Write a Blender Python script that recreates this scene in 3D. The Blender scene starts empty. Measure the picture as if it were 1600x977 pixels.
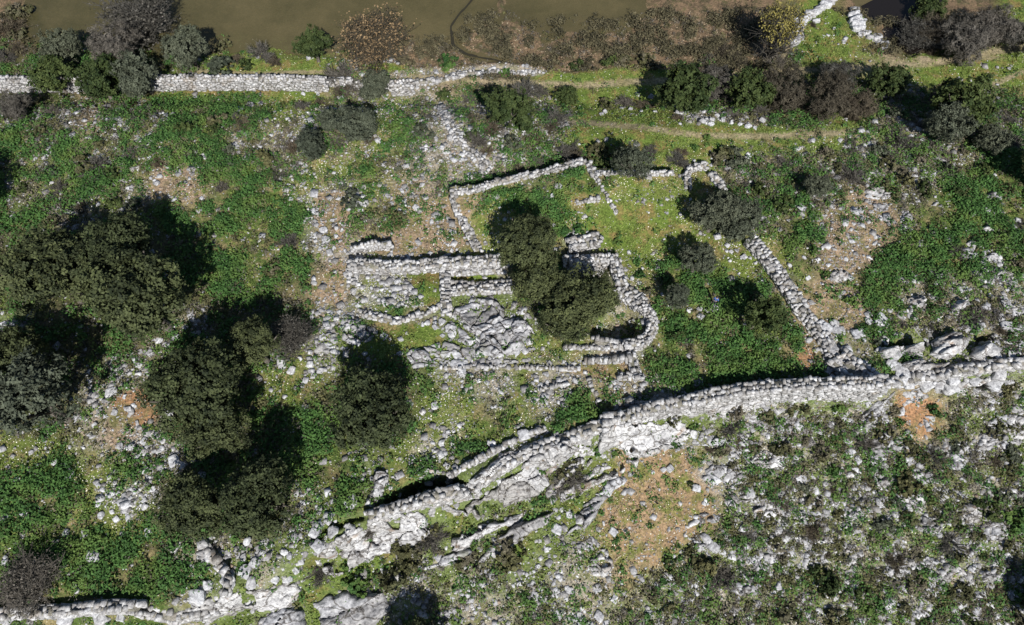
import bpy, math, random
import numpy as np
from mathutils import Vector, noise as mnoise

R = math.radians
rng = np.random.default_rng(7)
random.seed(7)
SC = bpy.context.scene
COL = SC.collection

# ------------------------------------------------------------------ camera, sky, sun
CAM_H = 60.0
PITCH = 65.0
FPX = 1067.0
cd = bpy.data.cameras.new('camera')
cd.sensor_width = 36.0
cd.lens = FPX / 1600 * 36
cd.clip_start = 0.5
cd.clip_end = 3000
cam = bpy.data.objects.new('camera', cd)
cam.location = (0, 0, CAM_H)
cam.rotation_euler = (R(90 - PITCH), 0, 0)
COL.objects.link(cam)
SC.camera = cam

SUN_TRAVEL = Vector((-0.164, 0.761, -0.748)).normalized()
SUN_EL = math.asin(-SUN_TRAVEL.z)
SUN_AZ = math.atan2(-SUN_TRAVEL.x, -SUN_TRAVEL.y)
world = bpy.data.worlds.new('World')
SC.world = world
world.use_nodes = True
wn = world.node_tree
bg = wn.nodes['Background']
sky = wn.nodes.new('ShaderNodeTexSky')
sky.sky_type = 'NISHITA'
sky.sun_disc = False
sky.sun_elevation = SUN_EL
sky.sun_rotation = SUN_AZ
sky.air_density = 1.0
sky.dust_density = 0.3
wn.links.new(sky.outputs[0], bg.inputs[0])
bg.inputs[1].default_value = 0.06
sl = bpy.data.lights.new('sun', 'SUN')
sl.energy = 5.0
sl.angle = R(0.5)
sl.color = (1.0, 0.965, 0.91)
so = bpy.data.objects.new('sun', sl)
so.rotation_euler = SUN_TRAVEL.to_track_quat('-Z', 'Y').to_euler()
so.location = (20, -60, 120)
COL.objects.link(so)
SC.view_settings.view_transform = 'Standard'
SC.view_settings.look = 'None'
SC.view_settings.gamma = 1
SC.view_settings.exposure = 0.45

# ------------------------------------------------------------------ pixel <-> world measuring
c25, s25 = math.cos(R(90 - PITCH)), math.sin(R(90 - PITCH))


def ray(px, py):
    u = (np.asarray(px, float) - 800) / FPX
    v = (488.5 - np.asarray(py, float)) / FPX
    return u, v * c25 + s25, v * s25 - c25


def flat(px, py, z=0.0):
    dx, dy, dz = ray(px, py)
    t = (z - CAM_H) / dz
    return dx * t, dy * t


def proj(x, y, z):
    zz = z - CAM_H
    vy = y * c25 + zz * s25
    d = y * s25 - zz * c25
    return 800 + FPX * x / d, 488.5 - FPX * vy / d


# ------------------------------------------------------------------ value noise (numpy)
LAT = np.random.default_rng(3).random((256, 256))


def vn(x, y, s=1.0, o=0):
    x = np.asarray(x, float) / s + 31.7 * o + 1000
    y = np.asarray(y, float) / s + 17.3 * o + 1000
    xi = np.floor(x).astype(int)
    yi = np.floor(y).astype(int)
    fx = x - xi
    fy = y - yi
    fx = fx * fx * (3 - 2 * fx)
    fy = fy * fy * (3 - 2 * fy)
    a = LAT[xi % 256, yi % 256]
    b = LAT[(xi + 1) % 256, yi % 256]
    c = LAT[xi % 256, (yi + 1) % 256]
    d = LAT[(xi + 1) % 256, (yi + 1) % 256]
    return (a + (b - a) * fx) * (1 - fy) + (c + (d - c) * fx) * fy


def fbm(x, y, s, n=4, o=0):
    t = 0
    a = 1
    w = 0
    for i in range(n):
        t = t + a * vn(x, y, s / 2 ** i, o + i * 5)
        w += a
        a *= 0.5
    return t / w


def sstep(a, b, x):
    t = np.clip((x - a) / (b - a), 0, 1)
    return t * t * (3 - 2 * t)


# ------------------------------------------------------------------ ground cover map, one letter per 40 px of the survey photo
ROWS = [
    "m" + "w" * 18 + "m" + "w" * 5 + "m" * 6 + "gg" + "m" + "dd" + "mmm" + "g",
    "m" + "w" * 17 + "m" * 13 + "gg" + "g" + "m" + "dd" + "mm" + "g",
    "oooooooo" + "ggggg" + "tt" + "r" + "m" + "t" + "mmm" + "mmmmm" + "mm" + "mm" + "o" + "ggg" + "p" + "gg" + "ggg",
    "o" * 6 + "g" * 7 + "ss" + "rr" + "p" + "sss" + "ggggg" + "oo" + "ooo" + "oooo" + "f" + "g" * 4,
    "sss" + "t" + "ss" + "llll" + "fff" + "s" + "ff" + "s" + "r" + "ssss" + "ggggg" + "rr" + "sss" + "gg" + "ssssss",
    "lslslslsls" + "ssss" + "f" + "l" + "s" + "rr" + "sss" + "g" * 10 + "g" + "s" + "ssssss",
    "slslsl" + "t" + "lll" + "ss" + "ff" + "l" + "s" + "rrr" + "ss" + "ll" + "o" + "gg" + "ff" + "ssssss" + "s" + "sslll",
    "lsll" + "s" + "s" + "tt" + "lll" + "ff" + "s" + "f" + "t" + "t" + "s" + "ll" + "ll" + "g" + "l" + "fff" + "g" + "l" + "ssss" + "t" + "ssllll",
    "llss" + "llllllll" + "rr" + "s" + "l" + "tt" + "fff" + "l" + "fffff" + "sss" + "ll" + "ttt" + "lllll",
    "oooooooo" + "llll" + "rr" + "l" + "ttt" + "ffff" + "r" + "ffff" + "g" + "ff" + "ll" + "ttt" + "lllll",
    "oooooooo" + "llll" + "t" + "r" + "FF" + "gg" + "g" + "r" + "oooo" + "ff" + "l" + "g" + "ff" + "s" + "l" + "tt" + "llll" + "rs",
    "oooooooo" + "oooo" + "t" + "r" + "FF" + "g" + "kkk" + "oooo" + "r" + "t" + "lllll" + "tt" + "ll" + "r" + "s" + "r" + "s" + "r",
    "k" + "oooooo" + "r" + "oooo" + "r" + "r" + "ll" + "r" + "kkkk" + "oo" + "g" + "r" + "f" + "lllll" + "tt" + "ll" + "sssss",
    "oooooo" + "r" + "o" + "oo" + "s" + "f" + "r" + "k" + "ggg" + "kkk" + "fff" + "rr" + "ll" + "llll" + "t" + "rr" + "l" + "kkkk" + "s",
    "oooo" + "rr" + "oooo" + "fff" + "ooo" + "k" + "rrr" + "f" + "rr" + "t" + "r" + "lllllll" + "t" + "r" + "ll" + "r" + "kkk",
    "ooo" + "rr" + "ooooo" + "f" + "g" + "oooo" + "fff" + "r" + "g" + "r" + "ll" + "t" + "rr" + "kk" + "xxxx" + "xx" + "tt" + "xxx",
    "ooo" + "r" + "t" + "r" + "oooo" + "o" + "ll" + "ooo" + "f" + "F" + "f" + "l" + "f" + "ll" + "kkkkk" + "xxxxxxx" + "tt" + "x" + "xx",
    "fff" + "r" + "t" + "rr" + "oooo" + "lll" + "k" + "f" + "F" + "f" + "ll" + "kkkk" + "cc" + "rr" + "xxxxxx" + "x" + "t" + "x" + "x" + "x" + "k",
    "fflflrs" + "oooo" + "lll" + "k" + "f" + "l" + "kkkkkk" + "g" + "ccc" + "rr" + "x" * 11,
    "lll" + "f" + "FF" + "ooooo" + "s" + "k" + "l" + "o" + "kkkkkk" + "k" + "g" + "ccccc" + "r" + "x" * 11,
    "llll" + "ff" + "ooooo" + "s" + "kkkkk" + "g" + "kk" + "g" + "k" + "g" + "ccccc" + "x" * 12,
    "l" * 7 + "rrr" + "kkkk" + "gg" + "kk" + "x" + "k" + "g" + "k" + "r" + "f" + "ccc" + "x" * 13,
    "l" * 8 + "kk" + "r" + "k" + "ggg" + "xxx" + "r" + "x" + "k" + "rrr" + "c" + "x" * 15,
    "l" * 7 + "r" + "kkkk" + "g" + "k" + "xxxx" + "rr" + "xx" + "rr" + "x" * 16,
    "l" * 7 + "r" + "kkkk" + "g" + "k" + "xxxx" + "rr" + "xx" + "rr" + "x" * 16,
]
for i, r_ in enumerate(ROWS):
    assert len(r_) == 40, (i, len(r_))
TYPES = "wdmgfFloskrtpxcC"
#        c1 (albedo)            c2 (albedo of the patches)
TCOL = {
    'w': ((.15, .12, .06), (.07, .06, .03)),
    'd': ((.02, .018, .014), (.03, .025, .02)),
    'm': ((.150, .105, .068), (.065, .055, .034)),
    'g': ((.100, .145, .030), (.180, .140, .055)),
    'f': ((.118, .152, .036), (.205, .175, .080)),
    'F': ((.150, .165, .060), (.300, .290, .250)),
    'l': ((.065, .100, .026), (.200, .165, .085)),
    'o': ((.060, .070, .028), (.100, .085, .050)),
    's': ((.120, .120, .060), (.270, .235, .180)),
    'k': ((.135, .165, .070), (.080, .110, .028)),
    'r': ((.270, .240, .200), (.130, .135, .060)),
    't': ((.260, .190, .130), (.150, .135, .060)),
    'p': ((.270, .220, .150), (.200, .175, .100)),
    'x': ((.115, .148, .055), (.280, .250, .205)),
    'c': ((.260, .180, .110), (.130, .140, .040)),
    'C': ((.300, .170, .095), (.150, .130, .060)),
}
MAPS = {t: np.array([[1.0 if ch == t else 0.0 for ch in r_] for r_ in ROWS]) for t in TYPES}
ELL = [('t', 272, 290, 42, 24), ('t', 660, 372, 95, 24), ('f', 1010, 335, 85, 60), ('g', 655, 524, 48, 22), ('f', 1210, 400, 26, 40),
       ('t', 515, 440, 24, 36), ('F', 600, 450, 48, 32), ('g', 665, 440, 26, 34), ('c', 1035, 790, 92, 88),
       ('C', 1435, 648, 42, 34), ('t', 1350, 350, 48, 44), ('g', 1290, 60, 55, 46), ('C', 210, 640, 40, 34),
       ('t', 1300, 480, 70, 34), ('g', 1100, 205, 150, 14), ('m', 680, 90, 60, 24), ('p', 1500, 93, 80, 5),
       ('g', 1520, 120, 110, 22), ('g', 960, 120, 120, 11), ('g', 745, 432, 40, 8), ('g', 990, 350, 60, 40), ('t', 640, 385, 80, 14),
       ('g', 600, 105, 40, 7), ('C', 1255, 560, 16, 22), ('r', 730, 240, 60, 34), ('t', 520, 335, 28, 50), ('c', 950, 575, 60, 14), ('t', 700, 320, 50, 22)]
CHANNEL = [(745, -20), (735, 2), (720, 22), (706, 42), (705, 58), (712, 72), (728, 84), (745, 90), (775, 94), (800, 102)]
PATHS = [('d', CHANNEL, 7), ('r', [(640, 114), (720, 110), (790, 104), (848, 112)], 8),
         ('p', [(640, 120), (700, 126), (780, 128), (900, 133), (1030, 127), (1120, 118), (1230, 113), (1300, 106), (1380, 103), (1440, 100), (1500, 91), (1600, 74)], 8),
         ('p', [(890, 190), (1000, 198), (1100, 212), (1210, 212), (1330, 206)], 7),
         ('p', [(1380, 85), (1400, 100)], 7), ('p', [(1500, 150), (1560, 130), (1600, 112)], 6), ('p', [(1215, 108), (1235, 60)], 5),
         ('p', [(300, 112), (420, 116), (520, 112)], 5)]


def segdist(px, py, pts):
    d = np.full(np.shape(px), 1e9)
    for (x0, y0), (x1, y1) in zip(pts[:-1], pts[1:]):
        vx, vy = x1 - x0, y1 - y0
        L = vx * vx + vy * vy + 1e-9
        t = np.clip(((px - x0) * vx + (py - y0) * vy) / L, 0, 1)
        d = np.minimum(d, np.hypot(px - x0 - t * vx, py - y0 - t * vy))
    return d


def cover(x, y, z, sharp=True):
    """weights of every cover type at world points"""
    px, py = proj(x, y, z)
    wx = (fbm(x, y, 5.0, 4, 1) - .5) * 62
    wy = (fbm(x, y, 5.0, 4, 9) - .5) * 50
    qx, qy = px + wx, py + wy
    gx = np.clip(qx / 40 - .5, 0, 38.999)
    gy = np.clip(qy / 40 - .5, 0, 23.999)
    ix = gx.astype(int)
    iy = gy.astype(int)
    fx = gx - ix
    fy = gy - iy
    W = {}
    for t in TYPES:
        m = MAPS[t]
        W[t] = (m[iy, ix] * (1 - fx) + m[iy, ix + 1] * fx) * (1 - fy) + (m[iy + 1, ix] * (1 - fx) + m[iy + 1, ix + 1] * fx) * fy
    ex, ey = px + wx * .35, py + wy * .3

    def put(t, w):
        for k in TYPES:
            W[k] = W[k] * (1 - w)
        W[t] = W[t] + w
    edge = (fbm(x, y, 2.0, 4, 15) - .5) * 1.1
    for t, cx, cy, rx, ry in ELL:
        d = np.hypot((ex - cx) / rx, (ey - cy) / ry) + edge
        put(t, sstep(1.15, .8, d))
    for t, pts, wd in PATHS:
        d = segdist(px + wx * .08, py + wy * .08, pts)
        put(t, sstep(wd, wd * .35, d) * .85)
    return W


# ------------------------------------------------------------------ terrain height
SWALL = [(-700, 990), (-50, 978), (0, 966), (150, 952), (290, 938), (400, 905), (480, 858), (570, 806), (660, 782), (760, 735), (840, 705), (930, 668),
         (1000, 650), (1085, 626), (1200, 612), (1300, 606), (1385, 598), (1480, 580), (1600, 566), (2300, 540)]
_sx, _sy = flat([p[0] for p in SWALL], [p[1] for p in SWALL])


def hgt0(x, y):
    d = np.interp(x, _sx, _sy) - y
    k = np.interp(x, [-40, -12, 10, 60], [2.2, 3.2, 2.6, 3.0])
    z = -k * sstep(0.2, 2.2, d) - np.minimum(0.26 * np.maximum(0, d - 2), 40)
    n = sstep(49.5, 60.5, y + 1.2 * (vn(x, y, 9, 2) - .5))
    z = z - 4.0 * n
    return z


PLATEAU = [(703, 296), (757, 288), (800, 276), (850, 264), (912, 250), (938, 266), (1062, 266), (1080, 300), (1100, 420), (720, 420), (745, 390)]
_pp = np.array([flat(a - (4 if a < 760 else 0), b - 6, 1.9) if b < 310 else flat(a, b) for a, b in PLATEAU])
PITS = [  # pixel polygon, depth
    ([(884, 408), (950, 408), (955, 440), (940, 470), (890, 450)], 1.9),
    ([(930, 490), (960, 478), (990, 480), (1004, 500), (1003, 521), (987, 530), (940, 533), (915, 520)], 1.5),
    ([(880, 392), (946, 391), (948, 401), (882, 402)], 1.0),
    ([(700, 427), (798, 424), (798, 438), (702, 440)], .35), ([(700, 444), (798, 441), (798, 447), (702, 447)], .5),
    ([(568, 812), (600, 775), (640, 748), (675, 738), (712, 742), (745, 756), (742, 768), (700, 762), (640, 782), (585, 808)], 3.6),
    ([(470, 850), (520, 815), (565, 800), (580, 812), (530, 830), (495, 850)], 1.2),
    ([(1372, 540), (1400, 526), (1430, 522), (1462, 530), (1455, 542), (1410, 548), (1380, 550)], 1.6),
    ([(1520, 520), (1545, 515), (1560, 530), (1545, 540), (1525, 545)], 1.2),
]
_pits = [(np.array([flat(a, b) for a, b in P_]), d_) for P_, d_ in PITS]


def poly_sd(x, y, P):
    inside = np.zeros(x.shape, bool)
    d = np.full(x.shape, 1e9)
    for i in range(len(P)):
        x0, y0 = P[i]
        x1, y1 = P[(i + 1) % len(P)]
        inside ^= ((y0 > y) != (y1 > y)) & (x < (x1 - x0) * (y - y0) / (y1 - y0 + 1e-12) + x0)
        vx, vy = x1 - x0, y1 - y0
        t = np.clip(((x - x0) * vx + (y - y0) * vy) / (vx * vx + vy * vy + 1e-9), 0, 1)
        d = np.minimum(d, np.hypot(x - x0 - t * vx, y - y0 - t * vy))
    return np.where(inside, d, -d)


def hgt(x, y):
    x = np.asarray(x, float)
    y = np.asarray(y, float)
    z = hgt0(x, y)
    z = z + (fbm(x, y, 9.0, 4, 4) - .5) * 1.5 * sstep(64, 56, y)
    z = z + 1.9 * sstep(-.15, .15, poly_sd(x, y, _pp)) * sstep(34.0, 43.5, y)
    for P_, d_ in _pits:
        z = z - d_ * sstep(0, min(.6, d_ * .4), poly_sd(x, y, P_))
    z = z + (fbm(x, y, 1.6, 3, 6) - .5) * .34 * (1 - .7 * sstep(56, 62, y))
    return z


WATER_Z = -4.05


def ground_z(x, y):
    """height with the lake bed cut in"""
    z = hgt(x, y)
    far = sstep(55.0, 58.5, y)
    if np.any(far > 0):
        W = cover(x, y, np.full(np.shape(x), WATER_Z))
        wet = W['w'] + W['d']
        lowm = -3.93 + (fbm(x, y, 2.2, 3, 40) - .47) * .55
        dry = -3.45
        bed = -4.75
        tgt = wet * bed + W['m'] * lowm + np.clip(1 - wet - W['m'], 0, 1) * dry
        z = z * (1 - far) + tgt * far + far * (fbm(x, y, 1.2, 2, 43) - .5) * .15
    return z


def axis(a, b, step, far0, far1):
    core = list(np.arange(a, b + 1e-6, step))
    s = step
    x = a
    left = []
    while x > far0:
        s *= 1.25
        x -= s
        left.append(x)
    s = step
    x = b
    right = []
    while x < far1:
        s *= 1.25
        x += s
        right.append(x)
    return np.array(left[::-1] + core + right)


GS = .22
gx_ = axis(-66, 66, GS, -1200, 1200)
gy_ = axis(-6, 74, GS, -1200, 1200)
_i0 = int(np.argmin(abs(gx_ + 66)))
_j0 = int(np.argmin(abs(gy_ + 6)))
XX, YY = np.meshgrid(gx_, gy_)
GX = XX.ravel()
GY = YY.ravel()
GZ = ground_z(GX, GY)
GW = cover(GX, GY, GZ)
nx, ny = len(gx_), len(gy_)
GZ2 = GZ.reshape(ny, nx)
GW2 = {k: v.reshape(ny, nx) for k, v in GW.items()}


def gz_at(x, y):
    u = np.clip((np.asarray(x, float) + 66) / GS, 0, 132 / GS - 1) + _i0
    v = np.clip((np.asarray(y, float) + 6) / GS, 0, 80 / GS - 1) + _j0
    i = u.astype(int)
    j = v.astype(int)
    fu, fv = u - i, v - j
    return (GZ2[j, i] * (1 - fu) + GZ2[j, i + 1] * fu) * (1 - fv) + (GZ2[j + 1, i] * (1 - fu) + GZ2[j + 1, i + 1] * fu) * fv


def w_at(x, y):
    i = np.clip(np.round((x + 66) / GS), 0, 132 / GS).astype(int) + _i0
    j = np.clip(np.round((y + 6) / GS), 0, 80 / GS).astype(int) + _j0
    return {k: v[j, i] for k, v in GW2.items()}


def G(px, py, lift=0.0):
    """ray from the measuring camera to the ground (raised by lift)"""
    dx, dy, dz = [float(a) for a in ray(px, py)]
    t = np.arange(40.0, 160.0, .1)
    below = CAM_H + dz * t < gz_at(dx * t, dy * t) + lift
    k = int(np.argmax(below)) if below.any() else len(t) - 1
    tt = float(t[k]) - .05
    x, y = dx * tt, dy * tt
    return x, y, float(gz_at(x, y))


def mpp(px, py):
    """metres per photo pixel there"""
    x, y, z = G(px, py)
    return (y * s25 - (z - CAM_H) * c25) / FPX


# ------------------------------------------------------------------ materials
def new_mat(name):
    m = bpy.data.materials.new(name)
    m.use_nodes = True
    nt = m.node_tree
    b = nt.nodes['Principled BSDF']
    return m, nt, b


def N(nt, kind, **kw):
    n = nt.nodes.new(kind)
    for k, v in kw.items():
        if k in n.inputs:
            n.inputs[k].default_value = v
        else:
            setattr(n, k, v)
    return n


def mix(nt, fac, a, b, blend='MIX'):
    n = nt.nodes.new('ShaderNodeMix')
    n.data_type = 'RGBA'
    n.blend_type = blend
    for sock, v in ((n.inputs[0], fac), (n.inputs[6], a), (n.inputs[7], b)):
        if hasattr(v, 'links') or isinstance(v, bpy.types.NodeSocket):
            nt.links.new(v, sock)
        elif isinstance(v, (int, float)):
            sock.default_value = v
        else:
            sock.default_value = (*v, 1)
    return n.outputs[2]


def ramp(nt, src, p0, p1, c0=(0, 0, 0), c1=(1, 1, 1)):
    r = nt.nodes.new('ShaderNodeValToRGB')
    r.color_ramp.elements[0].position = p0
    r.color_ramp.elements[1].position = p1
    r.color_ramp.elements[0].color = (*c0, 1)
    r.color_ramp.elements[1].color = (*c1, 1)
    nt.links.new(src, r.inputs[0])
    return r.outputs[0]


def geo_pos(nt):
    return nt.nodes.new('ShaderNodeNewGeometry').outputs['Position']


def noise(nt, scale, detail=4, rough=.6, vec=None):
    n = nt.nodes.new('ShaderNodeTexNoise')
    n.inputs['Scale'].default_value = scale
    n.inputs['Detail'].default_value = detail
    n.inputs['Roughness'].default_value = rough
    nt.links.new(vec if vec is not None else geo_pos(nt), n.inputs['Vector'])
    return n.outputs['Fac']


def bump(nt, b, h, strength=.5, dist=.1):
    n = nt.nodes.new('ShaderNodeBump')
    n.inputs['Strength'].default_value = strength
    n.inputs['Distance'].default_value = dist
    nt.links.new(h, n.inputs['Height'])
    nt.links.new(n.outputs[0], b.inputs['Normal'])


def ground_mat():
    m, nt, b = new_mat('ground')
    a1 = N(nt, 'ShaderNodeAttribute', attribute_name='cover_a').outputs['Color']
    a2 = N(nt, 'ShaderNodeAttribute', attribute_name='cover_b').outputs['Color']
    pos = geo_pos(nt)
    n1 = noise(nt, .55, 8, .68, pos)
    f1 = ramp(nt, n1, .47, .60)
    c = mix(nt, f1, a1, a2)
    n2 = noise(nt, 4.5, 6, .7, pos)
    f2 = ramp(nt, n2, .32, .68, (.40, .42, .42), (1.65, 1.62, 1.55))
    c = mix(nt, 1.0, c, f2, 'MULTIPLY')
    n3 = noise(nt, 1.7, 5, .6, pos)
    c = mix(nt, ramp(nt, n3, .52, .72, (0, 0, 0), (.55, .55, .55)), c, (.055, .075, .022))
    nt.links.new(c, b.inputs['Base Color'])
    b.inputs['Roughness'].default_value = .95
    b.inputs['Specular IOR Level'].default_value = .1
    bump(nt, b, n2, 1.0, .12)
    return m


def stone_mat(name, base, dark, lich=(.30, .20, .09), amt=.25, scale=1.0, crk=0):
    m, nt, b = new_mat(name)
    pos = geo_pos(nt)
    t = N(nt, 'ShaderNodeAttribute', attribute_name='tint').outputs['Fac']
    n1 = noise(nt, 1.1 * scale, 8, .7, pos)
    c = mix(nt, ramp(nt, n1, .40, .62), base, dark)
    n2 = noise(nt, 4.5 * scale, 7, .75, pos)
    c = mix(nt, 1.0, c, ramp(nt, n2, .36, .60, (.42, .42, .44), (1.22, 1.22, 1.22)), 'MULTIPLY')
    if crk:
        wv_ = nt.nodes.new('ShaderNodeTexNoise')
        wv_.inputs['Scale'].default_value = .9
        wv_.inputs['Detail'].default_value = 4
        nt.links.new(pos, wv_.inputs['Vector'])
        vm = nt.nodes.new('ShaderNodeVectorMath')
        vm.operation = 'MULTIPLY_ADD'
        vm.inputs[1].default_value = (1.6, 1.6, 1.6)
        nt.links.new(wv_.outputs['Color'], vm.inputs[0])
        nt.links.new(pos, vm.inputs[2])
        mp = nt.nodes.new('ShaderNodeMapping')
        mp.inputs['Rotation'].default_value = (0, 0, -.45)
        mp.inputs['Scale'].default_value = (.55, 1.5, 1.0)
        nt.links.new(vm.outputs[0], mp.inputs['Vector'])
        vo = nt.nodes.new('ShaderNodeTexVoronoi')
        vo.feature = 'DISTANCE_TO_EDGE'
        vo.inputs['Scale'].default_value = crk
        nt.links.new(mp.outputs[0], vo.inputs['Vector'])
        ck = ramp(nt, vo.outputs['Distance'], .012, .06, (.30, .28, .26), (1, 1, 1))
        c = mix(nt, 1.0, c, ck, 'MULTIPLY')
    n4 = noise(nt, .8 * scale, 3, .5, pos)
    c = mix(nt, ramp(nt, n4, .60, .74, (0, 0, 0), (amt, amt, amt)), c, lich)
    tr = ramp(nt, t, 0, 1, (.48, .455, .42), (1.15, 1.15, 1.15))
    c = mix(nt, 1.0, c, tr, 'MULTIPLY')
    nt.links.new(c, b.inputs['Base Color'])
    b.inputs['Roughness'].default_value = .88
    b.inputs['Specular IOR Level'].default_value = .2
    bump(nt, b, n2, .8, .06)
    return m


def leaf_mat(name, c0, c1, patch=None):
    m, nt, b = new_mat(name)
    t = N(nt, 'ShaderNodeAttribute', attribute_name='tint').outputs['Fac']
    c = mix(nt, t, c0, c1)
    oi = nt.nodes.new('ShaderNodeObjectInfo').outputs['Random']
    c = mix(nt, 1.0, c, ramp(nt, oi, 0, 1, (.78, .80, .80), (1.22, 1.15, 1.1)), 'MULTIPLY')
    if patch is not None:
        n = noise(nt, .35, 3, .5)
        c = mix(nt, ramp(nt, n, .5, .64), c, patch)
    nt.links.new(c, b.inputs['Base Color'])
    b.inputs['Roughness'].default_value = .75
    b.inputs['Specular IOR Level'].default_value = .18
    return m


M = {}
M['ground'] = ground_mat()
M['stone'] = stone_mat('pale_limestone', (.49, .495, .505), (.29, .29, .30), amt=.15)
M['masonry'] = stone_mat('wall_limestone', (.50, .50, .505), (.29, .285, .28), amt=.3)
M['core'] = stone_mat('wall_core', (.30, .28, .25), (.17, .17, .13))
M['bedrock'] = stone_mat('grey_bedrock', (.50, .505, .525), (.30, .305, .32), (.13, .14, .06), .5, .7, crk=.6)
M['ridge'] = stone_mat('ridge_limestone', (.54, .54, .545), (.33, .33, .335), (.26, .16, .08), .6, .8, crk=.75)
M['earthstone'] = stone_mat('earthy_stone', (.38, .30, .23), (.24, .19, .14))
M['oak'] = leaf_mat('holm_oak_leaves', (.013, .019, .009), (.084, .102, .042))
M['olive'] = leaf_mat('olive_leaves', (.026, .033, .022), (.108, .124, .086))
M['green'] = leaf_mat('evergreen_leaves', (.016, .030, .009), (.066, .090, .028))
M['grey'] = leaf_mat('grey_twigs', (.030, .029, .025), (.130, .123, .108))
M['brown'] = leaf_mat('brown_twigs', (.034, .028, .020), (.112, .096, .068))
M['tan'] = leaf_mat('dry_leaves', (.110, .075, .040), (.290, .200, .110))
M['yellow'] = leaf_mat('yellow_leaves', (.120, .110, .030), (.270, .235, .075))
M['herb'] = leaf_mat('herb_leaves', (.012, .038, .011), (.062, .138, .034), (.084, .136, .032))
M['grasst'] = leaf_mat('grass_blades', (.068, .108, .024), (.180, .228, .060))
M['scrub'] = leaf_mat('scrub_leaves', (.030, .034, .016), (.125, .125, .056), (.130, .115, .082))
M['reed'] = leaf_mat('marsh_tufts', (.016, .016, .009), (.150, .130, .075))
M['straw'] = leaf_mat('dry_stalks', (.20, .15, .10), (.42, .34, .24))
M['flower'] = leaf_mat('white_flowers', (.55, .55, .46), (.80, .80, .72))
m, nt, b = new_mat('bark')
nt.links.new(ramp(nt, noise(nt, 5, 5), .3, .7, (.06, .05, .04), (.17, .15, .13)), b.inputs['Base Color'])
b.inputs['Roughness'].default_value = .9
M['bark'] = m
m, nt, b = new_mat('lake_water')
nw = noise(nt, .06, 9, .62)
cw = ramp(nt, nw, .36, .64, (.070, .064, .030), (.135, .112, .056))
nt.links.new(cw, b.inputs['Base Color'])
b.inputs['Roughness'].default_value = .22
b.inputs['IOR'].default_value = 1.33
bump(nt, b, noise(nt, 2.2, 3), .12, .05)
tr_ = nt.nodes.new('ShaderNodeBsdfTransparent')
mx_ = nt.nodes.new('ShaderNodeMixShader')
mx_.inputs[0].default_value = .32
out_ = [n for n in nt.nodes if n.type == 'OUTPUT_MATERIAL'][0]
nt.links.new(b.outputs[0], mx_.inputs[1])
nt.links.new(tr_.outputs[0], mx_.inputs[2])
nt.links.new(mx_.outputs[0], out_.inputs['Surface'])
M['water'] = m


# ------------------------------------------------------------------ mesh building
def mesh_np(name, V, F, tint=None, mats=(), midx=None, cols=None):
    V = np.asarray(V, np.float32)
    F = np.asarray(F, np.int32)
    k = F.shape[1]
    me = bpy.data.meshes.new(name)
    me.vertices.add(len(V))
    me.vertices.foreach_set('co', V.ravel())
    me.loops.add(F.size)
    me.loops.foreach_set('vertex_index', F.ravel())
    me.polygons.add(len(F))
    me.polygons.foreach_set('loop_start', np.arange(0, F.size, k, dtype=np.int32))
    me.polygons.foreach_set('loop_total', np.full(len(F), k, np.int32))
    if midx is not None:
        me.polygons.foreach_set('material_index', np.asarray(midx, np.int32))
    me.update(calc_edges=True)
    if tint is not None:
        at = me.attributes.new('tint', 'FLOAT', 'POINT')
        at.data.foreach_set('value', np.asarray(tint, np.float32))
    if cols:
        for n, c in cols.items():
            at = me.attributes.new(n, 'FLOAT_COLOR', 'POINT')
            at.data.foreach_set('color', np.asarray(c, np.float32).ravel())
    for mt in mats:
        me.materials.append(mt)
    return me


def link(name, data, parent=None, loc=(0, 0, 0), rot=0.0, sc=None):
    o = bpy.data.objects.new(name, data)
    COL.objects.link(o)
    o.location = loc
    o.rotation_euler = (0, 0, rot)
    if sc is not None:
        o.scale = sc
    if parent is not None:
        o.parent = parent
    return o


def tag(o, label=None, cat=None, group=None, kind=None):
    if label:
        o['label'] = label
    if cat:
        o['category'] = cat
    if group:
        o['group'] = group
    if kind:
        o['kind'] = kind
    return o


# -------- automatic labels: look + side of the nearest landmark
LM = [('the curved apse wall', 990, 500), ('the ruined hall\'s wall', 620, 412), ('the tall lakeside wall', 380, 128),
      ('the diagonal inner wall', 1212, 425), ('the ruined tower block', 912, 378), ('the lone round oak', 580, 640),
      ('the bare tree by the lake', 600, 55), ('the yellow tree by the marsh', 1190, 45), ('the white block rows', 1310, 45),
      ('the reddish dirt patch', 270, 290), ('the brown grass slope', 1030, 790), ('the orange earth patch', 1435, 650),
      ('the big grey bedrock slabs', 770, 505), ('the enclosure\'s top corner', 925, 262), ('the enclosure\'s left corner', 705, 300),
      ('the boulders on the ridge', 1500, 535), ('the ridge wall junction', 1370, 590), ('the bottom left corner', 40, 930),
      ('the bottom right corner', 1560, 940), ('the bare grey bush', 460, 520), ('the lower left oaks', 350, 780),
      ('the upper left oaks', 200, 440), ('the left edge oaks', 50, 620), ('the footpath bend', 1440, 100), ('the dome shaped olive', 550, 195),
      ('the rubble heap', 730, 240), ('the bright ridge crest', 820, 720), ('the shaded cliff foot', 640, 940),
      ('the ribbed outcrop', 1435, 478), ('the grassy terrace strip', 1150, 208), ('the central pair of oaks', 870, 430),
      ('the left stone scatter', 180, 740), ('the wide meadow olive', 1130, 335), ('the right edge', 1580, 380),
      ('the lower right scree', 1250, 780), ('the white scree patch', 940, 870), ('the lone tall rock', 1485, 690), ('the left wall end', 15, 130)]
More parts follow.
